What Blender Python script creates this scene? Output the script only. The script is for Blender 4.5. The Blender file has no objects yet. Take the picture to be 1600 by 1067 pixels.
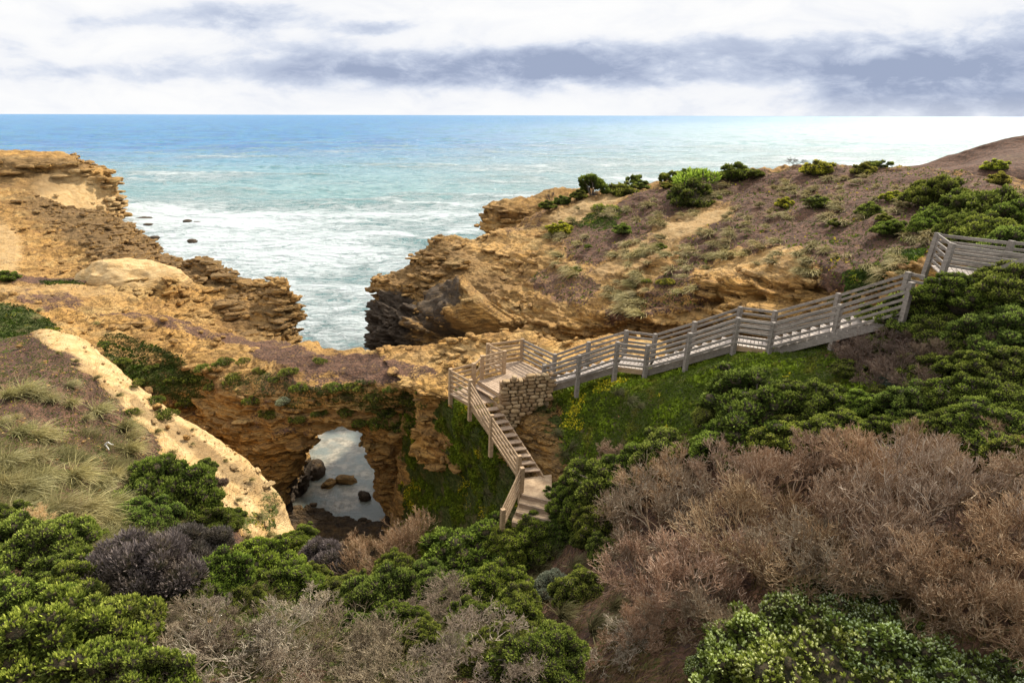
import bpy, math, random
import numpy as np
from mathutils import Matrix, Vector

# ------------------------------------------------------------------ camera
S = bpy.context.scene
COL = S.collection
F = 1000.0; PITCH = math.atan(353.5/1000.0); ROLL = math.radians(0.16); HC = 24.0
cd = bpy.data.cameras.new('camera'); cam = bpy.data.objects.new('camera', cd); COL.objects.link(cam)
cd.sensor_width = 36; cd.lens = 22.5; cd.clip_start = 0.05; cd.clip_end = 80000
cam.matrix_world = Matrix.Translation((0, 0, HC)) @ Matrix.Rotation(math.pi/2-PITCH, 4, 'X') @ Matrix.Rotation(ROLL, 4, 'Z')
S.camera = cam
S.view_settings.view_transform = 'Standard'; S.view_settings.look = 'None'
S.view_settings.exposure = 0.66; S.view_settings.gamma = 1.0; S.view_settings.use_curve_mapping = False
S.cycles.max_bounces = 5; S.cycles.diffuse_bounces = 3; S.cycles.glossy_bounces = 2; S.cycles.transparent_max_bounces = 6

# ------------------------------------------------------------------ node helper
class NB:
    def __init__(s, tree): s.t = tree; s.n = tree.nodes; s.l = tree.links
    def node(s, typ, **kw):
        n = s.n.new(typ)
        for k, v in kw.items():
            if k.startswith('i_'):
                key = k[2:]; key = int(key) if key.isdigit() else key.replace('_', ' ')
                s.put(n.inputs[key], v)
            else: setattr(n, k, v)
        return n
    def put(s, inp, v):
        if isinstance(v, bpy.types.NodeSocket): s.l.new(v, inp)
        elif v is not None:
            if inp.type == 'RGBA' and len(v) == 3: v = (*v, 1)
            inp.default_value = v
    def math(s, op, a, b=None, c=None, clamp=False):
        n = s.n.new('ShaderNodeMath'); n.operation = op; n.use_clamp = clamp
        s.put(n.inputs[0], a)
        if b is not None: s.put(n.inputs[1], b)
        if c is not None: s.put(n.inputs[2], c)
        return n.outputs[0]
    def mul(s, a, b): return s.math('MULTIPLY', a, b)
    def add(s, a, b): return s.math('ADD', a, b)
    def vec(s, op, a, b):
        n = s.n.new('ShaderNodeVectorMath'); n.operation = op; s.put(n.inputs[0], a); s.put(n.inputs[1], b); return n.outputs[0]
    def noise(s, vec, scale, detail=4, rough=0.55, dist=0.0, out=0):
        n = s.n.new('ShaderNodeTexNoise'); s.put(n.inputs['Vector'], vec)
        n.inputs['Scale'].default_value = scale; n.inputs['Detail'].default_value = detail
        n.inputs['Roughness'].default_value = rough; n.inputs['Distortion'].default_value = dist
        return n.outputs[out]
    def ramp(s, fac, stops, interp='LINEAR'):
        n = s.n.new('ShaderNodeValToRGB'); n.color_ramp.interpolation = interp
        e = n.color_ramp.elements
        while len(e) < len(stops): e.new(0.5)
        for x, (p, c) in zip(e, stops):
            x.position = p; x.color = (*c, 1) if isinstance(c, tuple) else (c, c, c, 1)
        s.put(n.inputs[0], fac); return n.outputs[0]
    def mix(s, fac, a, b, mode='MIX'):
        n = s.n.new('ShaderNodeMix'); n.data_type = 'RGBA'; n.blend_type = mode; n.clamp_factor = True
        s.put(n.inputs[0], fac); s.put(n.inputs[6], a); s.put(n.inputs[7], b); return n.outputs[2]
    def mrange(s, v, a, b, c=0.0, d=1.0, interp='SMOOTHSTEP'):
        n = s.n.new('ShaderNodeMapRange'); n.interpolation_type = interp
        for i, x in enumerate((v, a, b, c, d)): s.put(n.inputs[i], x)
        return n.outputs[0]
    def attr(s, name, out='Fac'):
        n = s.n.new('ShaderNodeAttribute'); n.attribute_name = name; return n.outputs[out]
    def comb(s, x, y, z):
        n = s.n.new('ShaderNodeCombineXYZ')
        for i, v in enumerate((x, y, z)): s.put(n.inputs[i], v)
        return n.outputs[0]
    def sep(s, v):
        n = s.n.new('ShaderNodeSeparateXYZ'); s.put(n.inputs[0], v); return n.outputs
    def bump(s, h, strength=0.5, dist=0.1, normal=None):
        n = s.n.new('ShaderNodeBump'); n.inputs['Strength'].default_value = strength; n.inputs['Distance'].default_value = dist
        s.put(n.inputs['Height'], h)
        if normal is not None: s.put(n.inputs['Normal'], normal)
        return n.outputs[0]

def material(name):
    m = bpy.data.materials.new(name); m.use_nodes = True
    b = NB(m.node_tree); p = m.node_tree.nodes['Principled BSDF']
    p.inputs['Specular IOR Level'].default_value = 0.25
    return m, b, p

# ------------------------------------------------------------------ sun and sky
SUN_AZ = math.radians(41); SUN_EL = math.radians(42)      # azimuth to the right of the view
sd = bpy.data.lights.new('sun', 'SUN'); sun = bpy.data.objects.new('sun', sd); COL.objects.link(sun)
sd.energy = 4.0; sd.angle = math.radians(3.5); sd.color = (1.0, 0.93, 0.80)
sdir = Vector((math.sin(SUN_AZ)*math.cos(SUN_EL), math.cos(SUN_AZ)*math.cos(SUN_EL), math.sin(SUN_EL)))
sun.rotation_euler = sdir.to_track_quat('Z', 'Y').to_euler()

W = bpy.data.worlds.new('World'); S.world = W; W.use_nodes = True
def build_world():
    b = NB(W.node_tree); bg = W.node_tree.nodes['Background']
    sky = b.node('ShaderNodeTexSky', sky_type='NISHITA', sun_disc=False, sun_elevation=SUN_EL, sun_rotation=SUN_AZ)
    skyc = b.vec('MULTIPLY', sky.outputs[0], (0.10, 0.10, 0.10))
    d = b.node('ShaderNodeTexCoord').outputs['Generated']
    x, y, z = b.sep(d)
    yy = b.math('MAXIMUM', b.math('ABSOLUTE', y), 0.15)
    A0 = b.math('DIVIDE', x, yy); E0 = b.math('DIVIDE', z, yy)
    # warp the cloud coordinates so that edges billow
    cv = b.comb(b.mul(A0, 4.2), b.mul(E0, 11.0), 0.0)
    w1 = b.noise(cv, 1.3, 6, 0.6, 0.2); w2 = b.noise(b.vec('ADD', cv, (7.3, 2.1, 4.4)), 1.6, 7, 0.62)
    A = b.add(A0, b.mul(b.add(w1, -0.5), 0.22)); E = b.add(E0, b.mul(b.add(w2, -0.5), 0.055))
    def blob(a, e, ra, re, k, power=2.0):
        da = b.math('DIVIDE', b.add(A, -a), ra); de = b.math('DIVIDE', b.add(E, -e), re)
        r = b.add(b.mul(da, da), b.mul(de, de))
        return b.mul(b.math('EXPONENT', b.mul(r, -1.0)), k)
    blobs = [(-0.10, .060, .26, .022, .95), (-.25, .080, .10, .022, .30), (.10, .056, .14, .014, .6), (.10, .082, .16, .014, .5), (-.62, .055, .24, .012, .30), (-.73, .085, .10, .02, .12),
             (-.36, .130, .10, .018, .50), (-.20, .115, .08, .008, .40), (-.55, .12, .12, .012, .25), (.42, .070, .24, .022, .45), (.66, .072, .24, .030, .85), (.80, .12, .14, .03, .6), (.56, .045, .12, .022, .55),
             (.74, .03, .20, .03, .45), (.30, .098, .20, .012, .25), (.48, .02, .05, .035, .25), (.66, .012, .30, .018, .45), (.15, .02, .05, .02, .10)]
    tot = None
    for q in blobs:
        v = blob(*q); tot = v if tot is None else b.add(tot, v)
    fine = b.noise(b.vec('ADD', cv, (1.3, 8.1, 2.4)), 3.2, 7, 0.62, 0.3)
    tot = b.mul(tot, b.mrange(fine, 0.34, 0.60, 0.48, 1.16, 'LINEAR'))
    tot = b.add(tot, b.mul(b.mrange(b.noise(cv, 1.6, 8, 0.62, 0.5), 0.42, 0.72), 0.20))
    low = b.mrange(E0, 0.16, 0.5)                                   # overhead: plain grey-white overcast
    cloud = b.ramp(tot, [(0.0, (0.63, 0.63, 0.63)), (0.16, (0.575, 0.585, 0.61)), (0.30, (0.47, 0.50, 0.565)), (0.5, (0.36, 0.40, 0.49)), (0.8, (0.27, 0.31, 0.41)), (1.0, (0.225, 0.265, 0.365))])
    hz = b.mrange(E0, 0.0, 0.035, 1.0, 0.0)
    cloud = b.mix(b.mul(hz, 0.25), cloud, (0.60, 0.61, 0.625))
    sd_ = b.vec('DOT_PRODUCT', d, tuple(sdir)); sdn = W.node_tree.nodes[-1].outputs['Value']
    glow = b.math('POWER', b.math('MAXIMUM', sdn, 0.0), 6.0)
    over = b.mix(b.noise(d, 2.5, 5, 0.6), (0.54, 0.58, 0.65), (1.05, 1.05, 1.05))
    over = b.mix(b.mul(glow, 0.8), over, (1.25, 1.22, 1.18))
    backf = b.mrange(y, -0.1, 0.25, 0.0, 1.0)
    cl = b.mix(low, cloud, over)
    cl = b.mix(backf, over, cl)
    gap = b.mrange(b.noise(d, 1.7, 5, 0.6), 0.50, 0.62, 0.0, 0.55)       # blue showing between the high clouds
    cl = b.mix(b.mul(gap, low), cl, skyc)
    b.l.new(cl, bg.inputs[0]); bg.inputs[1].default_value = 1.0
build_world()

# ------------------------------------------------------------------ projection helpers
cp, sp = math.cos(PITCH), math.sin(PITCH)
R_ = np.array([1.0, 0, 0]); U_ = np.array([0, sp, cp]); F_ = np.array([0, cp, -sp])
Rr = R_*math.cos(ROLL)+U_*math.sin(ROLL); Ur = U_*math.cos(ROLL)-R_*math.sin(ROLL)
def ray(u, v): return F_+Rr*((u-800)/F)+Ur*((533.5-v)/F)
def P(u, v, Y):
    r = ray(u, v); return np.array([0, 0, HC])+r*(Y/r[1])
def Pz(u, v, z):
    r = ray(u, v); return np.array([0, 0, HC])+r*((z-HC)/r[2])
def Pd(u, v, d): return np.array([0, 0, HC])+ray(u, v)*d
def proj(p):
    q = np.asarray(p, float)-np.array([0, 0, HC]); d = q@F_
    dd = np.where(np.abs(d) < 1e-3, 1e-3, d)
    return 800+F*(q@Rr)/dd, 533.5-F*(q@Ur)/dd, d

# ------------------------------------------------------------------ numpy noise
def _h(ix, iy, iz, seed):
    h = (ix*np.int64(374761393)+iy*np.int64(668265263)+iz*np.int64(2147483647)+np.int64(seed*1274126177)) & 0xffffffff
    h = ((h ^ (h >> 13))*1274126177) & 0xffffffff
    h = ((h ^ (h >> 15))*2246822519) & 0xffffffff
    return ((h ^ (h >> 16)) & 0xffffff)/float(0xffffff)
def vnoise(p, seed=0):
    i = np.floor(p).astype(np.int64); f = p-i; f = f*f*(3-2*f)
    x, y, z = i[:, 0], i[:, 1], i[:, 2]; r = 0
    for dx in (0, 1):
        wx = f[:, 0] if dx else 1-f[:, 0]
        for dy in (0, 1):
            wy = f[:, 1] if dy else 1-f[:, 1]
            for dz in (0, 1):
                wz = f[:, 2] if dz else 1-f[:, 2]
                r = r+wx*wy*wz*_h(x+dx, y+dy, z+dz, seed)
    return r*2-1
def fbm(p, o=4, seed=0, g=0.5):
    a = 1.0; r = 0; t = 0; q = p.copy()
    for k in range(o):
        r = r+a*vnoise(q, seed+k*17); t += a; a *= g; q = q*2.03+11.3
    return r/t
def sstep(x, a, b):
    t = np.clip((x-a)/(b-a), 0, 1); return t*t*(3-2*t)

# ------------------------------------------------------------------ mesh / object helpers
def link(o, parent=None):
    COL.objects.link(o)
    if parent is not None: o.parent = parent
    return o
def mesh_np(name, V, FQ, mat, attrs=None, smooth=True, colors=None):
    """V (n,3); FQ (m,k) faces of k verts each"""
    me = bpy.data.meshes.new(name); V = np.asarray(V, np.float32); FQ = np.asarray(FQ, np.int32)
    me.vertices.add(len(V)); me.vertices.foreach_set('co', V.ravel())
    m, k = FQ.shape
    me.loops.add(m*k); me.loops.foreach_set('vertex_index', FQ.ravel())
    me.polygons.add(m); me.polygons.foreach_set('loop_start', np.arange(0, m*k, k, dtype=np.int32))
    me.polygons.foreach_set('loop_total', np.full(m, k, np.int32))
    if smooth: me.polygons.foreach_set('use_smooth', np.ones(m, bool))
    me.update(calc_edges=True)
    for n, a in (attrs or {}).items():
        at = me.attributes.new(n, 'FLOAT', 'POINT'); at.data.foreach_set('value', np.asarray(a, np.float32))
    if mat is not None: me.materials.append(mat)
    return me
def tag(o, label=None, cat=None, group=None, kind=None):
    if label: o['label'] = label
    if cat: o['category'] = cat
    if group: o['group'] = group
    if kind: o['kind'] = kind
    return o
def empty(name, loc=(0, 0, 0), rz=0.0):
    o = bpy.data.objects.new(name, None); o.location = loc; o.rotation_euler = (0, 0, rz); o.empty_display_size = 0.3
    return link(o)
class MB:
    """collects boxes, bars and prisms; build() links them as one mesh"""
    def __init__(s): s.v = []; s.f = []
    def add(s, V, Fs):
        n = len(s.v); s.v += [tuple(float(c) for c in q) for q in V]; s.f += [tuple(i+n for i in f) for f in Fs]
    def bar(s, a, b, w, h, up=(0, 0, 1), ext=0.0):
        """rectangular bar from a to b, w wide, h high (h along up)"""
        a = np.array(a, float); b = np.array(b, float); d = b-a; L = np.linalg.norm(d); d /= L
        a = a-d*ext; b = b+d*ext
        up = np.array(up, float); sx = np.cross(d, up); sx /= np.linalg.norm(sx); uy = np.cross(sx, d)
        V = []
        for e in (a, b):
            for i, j in ((-1, -1), (1, -1), (1, 1), (-1, 1)): V.append(e+sx*i*w/2+uy*j*h/2)
        s.add(V, [(0, 3, 2, 1), (4, 5, 6, 7), (0, 1, 5, 4), (1, 2, 6, 5), (2, 3, 7, 6), (3, 0, 4, 7)])
    def build(s, name, mat, parent=None, bevel=0.0, loc=(0, 0, 0)):
        me = bpy.data.meshes.new(name); me.from_pydata([(x-loc[0], y-loc[1], z-loc[2]) for x, y, z in s.v], [], s.f); me.update()
        me.materials.append(mat); o = link(bpy.data.objects.new(name, me), parent); o.location = (0, 0, 0) if parent is not None else loc
        if bevel:
            m = o.modifiers.new('bevel', 'BEVEL'); m.width = bevel; m.segments = 2; m.limit_method = 'ANGLE'
        return o
# ------------------------------------------------------------------ materials for rock and soil
def rock_material(name, scale=1.0, pale_base=0.0):
    m, b, p = material(name)
    pos = b.node('ShaderNodeNewGeometry').outputs['Position']; nrm = b.node('ShaderNodeNewGeometry').outputs['Normal']
    x, y, z = b.sep(pos)
    warp = b.noise(pos, 0.35, 3, 0.5)
    zz = b.add(b.mul(z, 2.0*scale), b.mul(warp, 2.6))
    sv = b.comb(b.mul(x, 0.16), b.mul(y, 0.16), zz)
    strat = b.noise(sv, 1.0, 5, 0.62)
    strat2 = b.noise(b.vec('ADD', sv, (3.1, 7.7, 1.3)), 3.1, 4, 0.6)
    big = b.noise(pos, 0.28, 4, 0.6); med = b.noise(pos, 1.6, 5, 0.62); fine = b.noise(pos, 9.0, 5, 0.68); micro = b.noise(pos, 34.0, 3, 0.6)
    c = b.ramp(strat, [(0.28, (0.17, 0.088, 0.032)), (0.42, (0.39, 0.208, 0.064)), (0.52, (0.54, 0.31, 0.10)), (0.66, (0.62, 0.42, 0.17)), (0.8, (0.44, 0.24, 0.073))])
    c = b.mix(b.mrange(big, 0.42, 0.62), c, b.mix(strat2, (0.48, 0.235, 0.058), (0.67, 0.40, 0.122)))
    c = b.mix(b.mul(b.mrange(med, 0.54, 0.66), 0.5), c, (0.24, 0.135, 0.052))
    vor = b.node('ShaderNodeTexVoronoi', feature='DISTANCE_TO_EDGE'); b.put(vor.inputs['Vector'], b.vec('MULTIPLY', b.vec('ADD', pos, b.vec('MULTIPLY', b.noise(pos, 1.2, 3, 0.6, out=1), (0.9, 0.9, 0.9))), (1, 1, 3.2))); vor.inputs['Scale'].default_value = 1.3
    crk = b.mrange(vor.outputs['Distance'], 0.0, 0.07)
    thin = b.math('ABSOLUTE', b.add(b.noise(b.vec('MULTIPLY', sv, (2.2, 2.2, 3.0)), 1.0, 4, 0.6), -0.5))
    line = b.mrange(thin, 0.0, 0.035, 1.0, 0.0)
    c = b.mix(b.mul(b.mul(line, b.mrange(big, 0.4, 0.55)), 0.75), c, (0.13, 0.075, 0.035))
    c = b.mix(b.mul(b.math('SUBTRACT', 1.0, crk), b.mul(b.mrange(med, .42, .55), 0.55)), c, (0.12, 0.07, 0.035))
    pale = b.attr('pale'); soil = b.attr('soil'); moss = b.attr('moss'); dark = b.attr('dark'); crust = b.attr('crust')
    c = b.mix(pale, c, b.mix(b.mrange(med, 0.35, 0.65), (0.48, 0.305, 0.130), (0.61, 0.43, 0.215)))
    c = b.mix(b.mul(b.mrange(fine, 0.50, 0.70), 0.45), c, b.mix(0.5, c, (0.12, 0.075, 0.035)))
    nz = b.sep(nrm)[2]
    cr = b.mul(crust, b.mrange(b.add(b.mul(b.math('ABSOLUTE', nz), 0.5), b.add(b.mul(strat2, 0.5), b.mul(fine, 0.5))), 0.50, 0.78))
    c = b.mix(b.mul(cr, 0.85), c, b.mix(fine, (0.090, 0.055, 0.025), (0.25, 0.160, 0.075)))
    sc = b.mix(b.mrange(med, 0.36, 0.64), (0.088, 0.048, 0.032), (0.190, 0.100, 0.060))
    sc = b.mix(b.mrange(fine, 0.46, 0.62), sc, (0.060, 0.038, 0.030))
    sc = b.mix(b.mul(b.mrange(micro, 0.60, 0.74), 0.8), sc, (0.36, 0.25, 0.165))
    sm = b.mrange(b.add(soil, b.add(b.mul(b.add(med, -0.5), 1.5), b.mul(b.add(fine, -0.5), 1.3))), 0.34, 0.64)
    c = b.mix(sm, c, sc)
    gm = b.mrange(b.add(moss, b.add(b.mul(b.add(med, -0.5), 0.8), b.mul(b.add(fine, -0.5), 0.8))), 0.40, 0.62)
    gc = b.mix(b.mrange(fine, 0.38, 0.62), (0.030, 0.045, 0.010), (0.095, 0.105, 0.024))
    gc = b.mix(b.mrange(b.noise(pos, 1.1, 4, 0.6), 0.5, 0.68), gc, (0.13, 0.105, 0.045))
    c = b.mix(gm, c, gc)
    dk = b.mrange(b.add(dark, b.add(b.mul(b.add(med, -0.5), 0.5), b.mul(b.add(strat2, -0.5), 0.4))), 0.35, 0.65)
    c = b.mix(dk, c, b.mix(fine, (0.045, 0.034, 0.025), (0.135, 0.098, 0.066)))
    b.l.new(c, p.inputs['Base Color']); p.inputs['Roughness'].default_value = 0.92
    p.inputs['Specular IOR Level'].default_value = 0.15
    soft = b.math('SUBTRACT', 1.0, b.mul(pale, 0.6))
    h = b.add(b.mul(strat, 1.3), b.add(b.mul(strat2, 0.75), b.add(b.mul(line, -0.25), b.add(b.mul(med, 0.6), b.add(b.mul(fine, 0.36), b.mul(micro, 0.10))))))
    h = b.add(b.mul(h, soft), b.mul(b.mul(crk, 0.22), b.mul(soft, b.math("SUBTRACT", 1.0, b.math("MAXIMUM", soil, moss)))))
    b.l.new(b.bump(h, 0.85, 0.30), p.inputs['Normal'])
    return m
ROCK = rock_material('layered_limestone')

# ------------------------------------------------------------------ lofted landforms
def cr_interp(C, t):
    """Catmull-Rom along axis 0 of C, at parameters t in [0, n-1]"""
    n = len(C); i = np.clip(np.floor(t).astype(int), 0, n-2); f = t-i
    def g(k): return C[np.clip(k, 0, n-1)]
    p0, p1, p2, p3 = g(i-1), g(i), g(i+1), g(i+2)
    p0 = np.where((i == 0).reshape((-1,)+(1,)*(C.ndim-1)), 2*p1-p2, p0); p3 = np.where((i == n-2).reshape((-1,)+(1,)*(C.ndim-1)), 2*p2-p1, p3)
    f = f.reshape((-1,)+(1,)*(C.ndim-1)); k = 0.42
    m1 = (p2-p0)*k; m2 = (p3-p1)*k
    f2 = f*f; f3 = f2*f
    return (2*f3-3*f2+1)*p1+(f3-2*f2+f)*m1+(-2*f3+3*f2)*p2+(f3-f2)*m2
def pt(q):
    if isinstance(q, np.ndarray): return q
    if q[0] == 'p': return np.array(q[1:], float)
    if q[0] == 'z': return Pz(q[1], q[2], q[3])
    return P(*q)
def row(*pts): return np.array([pt(q) for q in pts])
def drop(r, dY=0.0, z=None, dz=0.0, dx=0.0, fan=False):
    r = r.copy()
    if fan: r[:, 0] *= (r[:, 1]+dY)/r[:, 1]*(1.0+0.02*(dY > 0))
    r[:, 1] += dY; r[:, 0] += dx; r[:, 2] += dz
    if z is not None: r[:, 2] = z
    return r
def grid_normals(G):
    du = np.gradient(G, axis=1); dv = np.gradient(G, axis=0)
    n = np.cross(du, dv); n /= np.maximum(np.linalg.norm(n, axis=2, keepdims=True), 1e-9); return n
def arc_params(C, n, axis):
    """sampling parameters whose spacing follows mean world length, with a floor for every span"""
    d = np.linalg.norm(np.diff(C, axis=axis), axis=2).mean(axis=1-axis)
    d = d**0.75; d = d/d.sum(); cum = np.concatenate([[0], np.cumsum(d)])
    return np.interp(np.linspace(0, 1, n), cum, np.arange(len(cum)))
def ell(u, v, cu, cv, ru, rv, ang=0.0):
    a = math.radians(ang); du, dv = u-cu, v-cv
    x = du*math.cos(a)+dv*math.sin(a); y = -du*math.sin(a)+dv*math.cos(a)
    return 1-sstep(np.sqrt((x/ru)**2+(y/rv)**2), 0.75, 1.25)
TERR = []          # (V, normals) of every landform, for placing things on the ground
def loft(name, rows, nu, nv, amp=0.5, strata=0.35, masks=None, smooth_by=(), base=None, dents=(), flip=False, seed=1, label=None, fscale=1.0, thr=1.0, wob=1.0):
    C = np.stack(rows)                                    # r, c, 3
    tc = arc_params(C, nu, 1); tr = arc_params(C, nv, 0)
    G = cr_interp(C.transpose(1, 0, 2), tc).transpose(1, 0, 2)   # r, nu, 3
    G = cr_interp(G, tr)                                  # nv, nu, 3
    N = grid_normals(G)
    if flip: N = -N
    up = N[..., 2].mean()
    V = G.reshape(-1, 3); n = N.reshape(-1, 3)
    u, v, d = proj(V)
    wj = fbm(V*0.9, 3, 77)*22*wob*np.clip(25/np.maximum(d, 5), 0.2, 2)
    A = {k: np.full(len(V), (base or {}).get(k, 0.0)) for k in ('soil', 'moss', 'pale', 'dark', 'crust')}
    for (k, cu, cv, ru, rv, ang, s) in (masks or ()):
        e = ell(u+wj, v+wj*0.6, cu, cv, ru, rv, ang)
        A[k] = np.clip(A[k]*(1-e)+e*s, 0, 1) if s >= 0 else A[k]*(1-e*(-s))
    sm = 1-np.clip(0.75*A['soil']+0.8*A['pale']+0.8*A['moss'], 0, 0.85)
    nh = n.copy(); nh[:, 2] *= 0.35; 
    steep = sstep(1-np.abs(n[:, 2]), 0.05, 0.55)
    low = fbm(V*0.22*fscale, 3, seed)*amp*1.1
    mid = fbm(V*np.array([0.8, 0.8, 1.3])*fscale, 4, seed+3)*amp*0.6
    rid = (1-np.abs(fbm(V*np.array([0.55, 0.55, 0.8])*fscale, 4, seed+7))*2.2)*amp*0.35
    zw = V[:, 2]+0.5*fbm(V*0.25, 2, seed+9)
    q = np.stack([V[:, 0]*0.45, V[:, 1]*0.45, zw*2.1], 1)*fscale
    st = fbm(q, 3, seed+11, 0.55); st = np.tanh(st*4.0)
    q2 = np.stack([V[:, 0]*1.3, V[:, 1]*1.3, zw*6.0], 1)*fscale
    st2 = np.tanh(fbm(q2, 2, seed+13)*3.5)
    q3 = np.stack([V[:, 0]*3.0, V[:, 1]*3.0, zw*8.0], 1)*fscale
    st3 = fbm(q3, 3, seed+19)
    st = np.tanh(st*2.2)
    jt = np.tanh(4.5*fbm(np.stack([V[:, 0]*0.75, V[:, 1]*0.75, V[:, 2]*0.35], 1)*fscale, 3, seed+23)); jt2 = np.tanh(4*fbm(np.stack([V[:, 0]*1.9, V[:, 1]*1.9, V[:, 2]*1.6], 1)*fscale, 2, seed+27))
    D = (low*0.8+mid*(0.3+0.7*sm)+rid*sm)+strata*(0.62*st+0.26*st2+0.26*st3+0.34*jt+0.22*jt2)*sm*(0.30+0.70*steep)
    D += 0.05*fbm(V*5.0, 3, seed+15)*(0.4+0.6*sm)
    for (cu, cv, ru, rv, dep) in dents:
        e = 1-sstep(np.sqrt(((u+wj*0.35-cu)/ru)**2+((v+wj*0.35-cv)/rv)**2), 0.55, 1.05)
        D -= dep*e
    V2 = V+n*D[:, None]*thr
    # small crumbly shelves: push sideways along the horizontal part of the normal
    G2 = V2.reshape(nv, nu, 3); N2 = grid_normals(G2).reshape(-1, 3)
    if flip: N2 = -N2
    idx = np.arange(nv*nu).reshape(nv, nu)
    Q = np.stack([idx[:-1, :-1], idx[:-1, 1:], idx[1:, 1:], idx[1:, :-1]], -1).reshape(-1, 4)
    if flip: Q = Q[:, ::-1]
    me = mesh_np(name, V2, Q, ROCK, A)
    o = link(bpy.data.objects.new(name, me)); tag(o, label=label, kind='structure')
    TERR.append(dict(name=name, V=V2, N=N2, A=A, o=o, uvd=proj(V2), nu=nu, nv=nv))
    return o
# ------------------------------------------------------------------ the landforms
# far headland on the left
h2 = row((-200, 252, 140), (-60, 250, 142), (60, 247, 145), (122, 250, 148), (134, 262, 149), (162, 270, 151), (176, 285, 153), (186, 305, 155))
h3 = row((-200, 285, 134), (-60, 283, 136), (45, 275, 140), (105, 282, 144), (135, 290, 146), (160, 300, 149), (180, 312, 152), (189, 325, 154))
h4 = row((-200, 335, 118), (-60, 335, 120), (30, 330, 126), (95, 342, 132), (125, 348, 136), (155, 350, 140), (180, 350, 144), (190, 350, 149))
loft('far_headland', [drop(h2, 34, -2, fan=True), drop(h2, 30, None, -1, fan=True), drop(h2, 12, None, 0.1, fan=True), h2, h3, h4, drop(h4, -1, -2)], 420, 260, amp=1.0, strata=1.1, base=dict(crust=0.25),
     masks=[('pale', 120, 305, 70, 38, 15, .9), ('crust', 40, 255, 120, 12, 0, .9), ('crust', 30, 285, 70, 20, 0, .8)], seed=3, fscale=0.42, label='layered ochre headland standing far left above the surf')

# left plateau, pale hump, stratified bluff and the cliff face left of the arch
r1 = row((-250, 290, 104), (-60, 288, 100), (40, 300, 96), (110, 325, 92), (165, 333, 88), (200, 350, 84), (235, 383, 76), (275, 411, 68), (312, 405, 60), (350, 420, 56), (400, 438, 53), (440, 434, 50), (458, 456, 48.5), (470, 497, 48.5))
r2 = row((-250, 330, 85), (-60, 330, 84), (30, 335, 80), (90, 345, 78), (140, 350, 76), (180, 366, 72), (225, 396, 66), (265, 420, 62), (310, 426, 57), (345, 442, 54), (395, 454, 51), (435, 452, 48.5), (454, 478, 47.5), (469, 515, 48))
r3 = row((-250, 380, 65), (-60, 380, 64), (20, 385, 62), (80, 400, 60), (128, 408, 57), (170, 397, 54), (215, 406, 52), (262, 432, 52), (300, 452, 51), (335, 466, 50), (385, 476, 48.5), (430, 476, 47), (452, 496, 46.5), (468, 530, 47))
r4 = row((-250, 430, 50), (-60, 428, 50), (20, 425, 50), (80, 432, 49), (118, 436, 49), (150, 432, 50), (200, 446, 48), (250, 468, 46.8), (290, 487, 46.2), (330, 497, 45.8), (380, 512, 45), (425, 517, 44.5), (450, 532, 44.5), (470, 552, 45))
r5 = row((-250, 480, 40), (-60, 470, 41), (20, 460, 42), (80, 465, 42), (130, 470, 42), (170, 480, 41.5), (220, 490, 41), (260, 500, 40.5), (300, 510, 40), (340, 520, 39.5), (390, 532, 39), (430, 545, 38.5), (455, 555, 38), (475, 565, 37.5))
r6 = row((-250, 540, 33), (-60, 520, 35), (20, 505, 36.5), (80, 505, 37), (140, 515, 37), (180, 525, 36.5), (225, 540, 36), (265, 555, 35.5), (300, 570, 35), (345, 585, 34.5), (390, 600, 33.3), (430, 605, 32.6), (455, 605, 32.5), (475, 605, 32.5))
r7 = row((-250, 620, 28), (-60, 600, 30), (20, 580, 32), (80, 580, 33), (150, 590, 33), (200, 610, 33), (240, 640, 33), (280, 670, 33), (320, 700, 32.8), (350, 720, 32.8), (380, 735, 33), (405, 750, 33.5), (425, 770, 34), (440, 785, 34.5))
loft('left_cliff', [drop(r1, 4, -2, fan=True), drop(r1, 2.5, None, -2.5, fan=True), r1, r2, r3, r4, r5, r6, r7, drop(r7, 0.8, -1.5)], 760, 620, amp=0.62, strata=0.66, base=dict(crust=0.35),
     masks=[('crust', 180, 365, 160, 42, 22, 1), ('crust', 330, 425, 60, 20, 20, 1), ('pale', 0, 390, 34, 40, 0, .75), ('soil', 75, 436, 60, 5, 0, .9), ('moss', 330, 620, 100, 30, 20, .42),
            ('pale', 80, 455, 120, 12, 4, .45), ('soil', 75, 468, 60, 12, 6, .6), ('soil', 300, 512, 160, 9, 12, .62), ('soil', 440, 545, 90, 12, 10, .75), ('moss', 20, 505, 75, 30, 10, .75), ('moss', 240, 575, 95, 36, 28, .62),
            ('moss', 200, 545, 60, 14, 20, .4), ('moss', 95, 440, 40, 6, 0, .5), ('crust', 410, 490, 75, 40, 20, .75), ('crust', 240, 600, 120, 45, 20, .6), ('soil', 300, 620, 80, 30, 20, .45)],
     dents=[(262, 455, 26, 13, 1.0), (395, 735, 70, 30, .6)], seed=5, label='ochre limestone plateau and bluff left of the arch')

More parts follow.
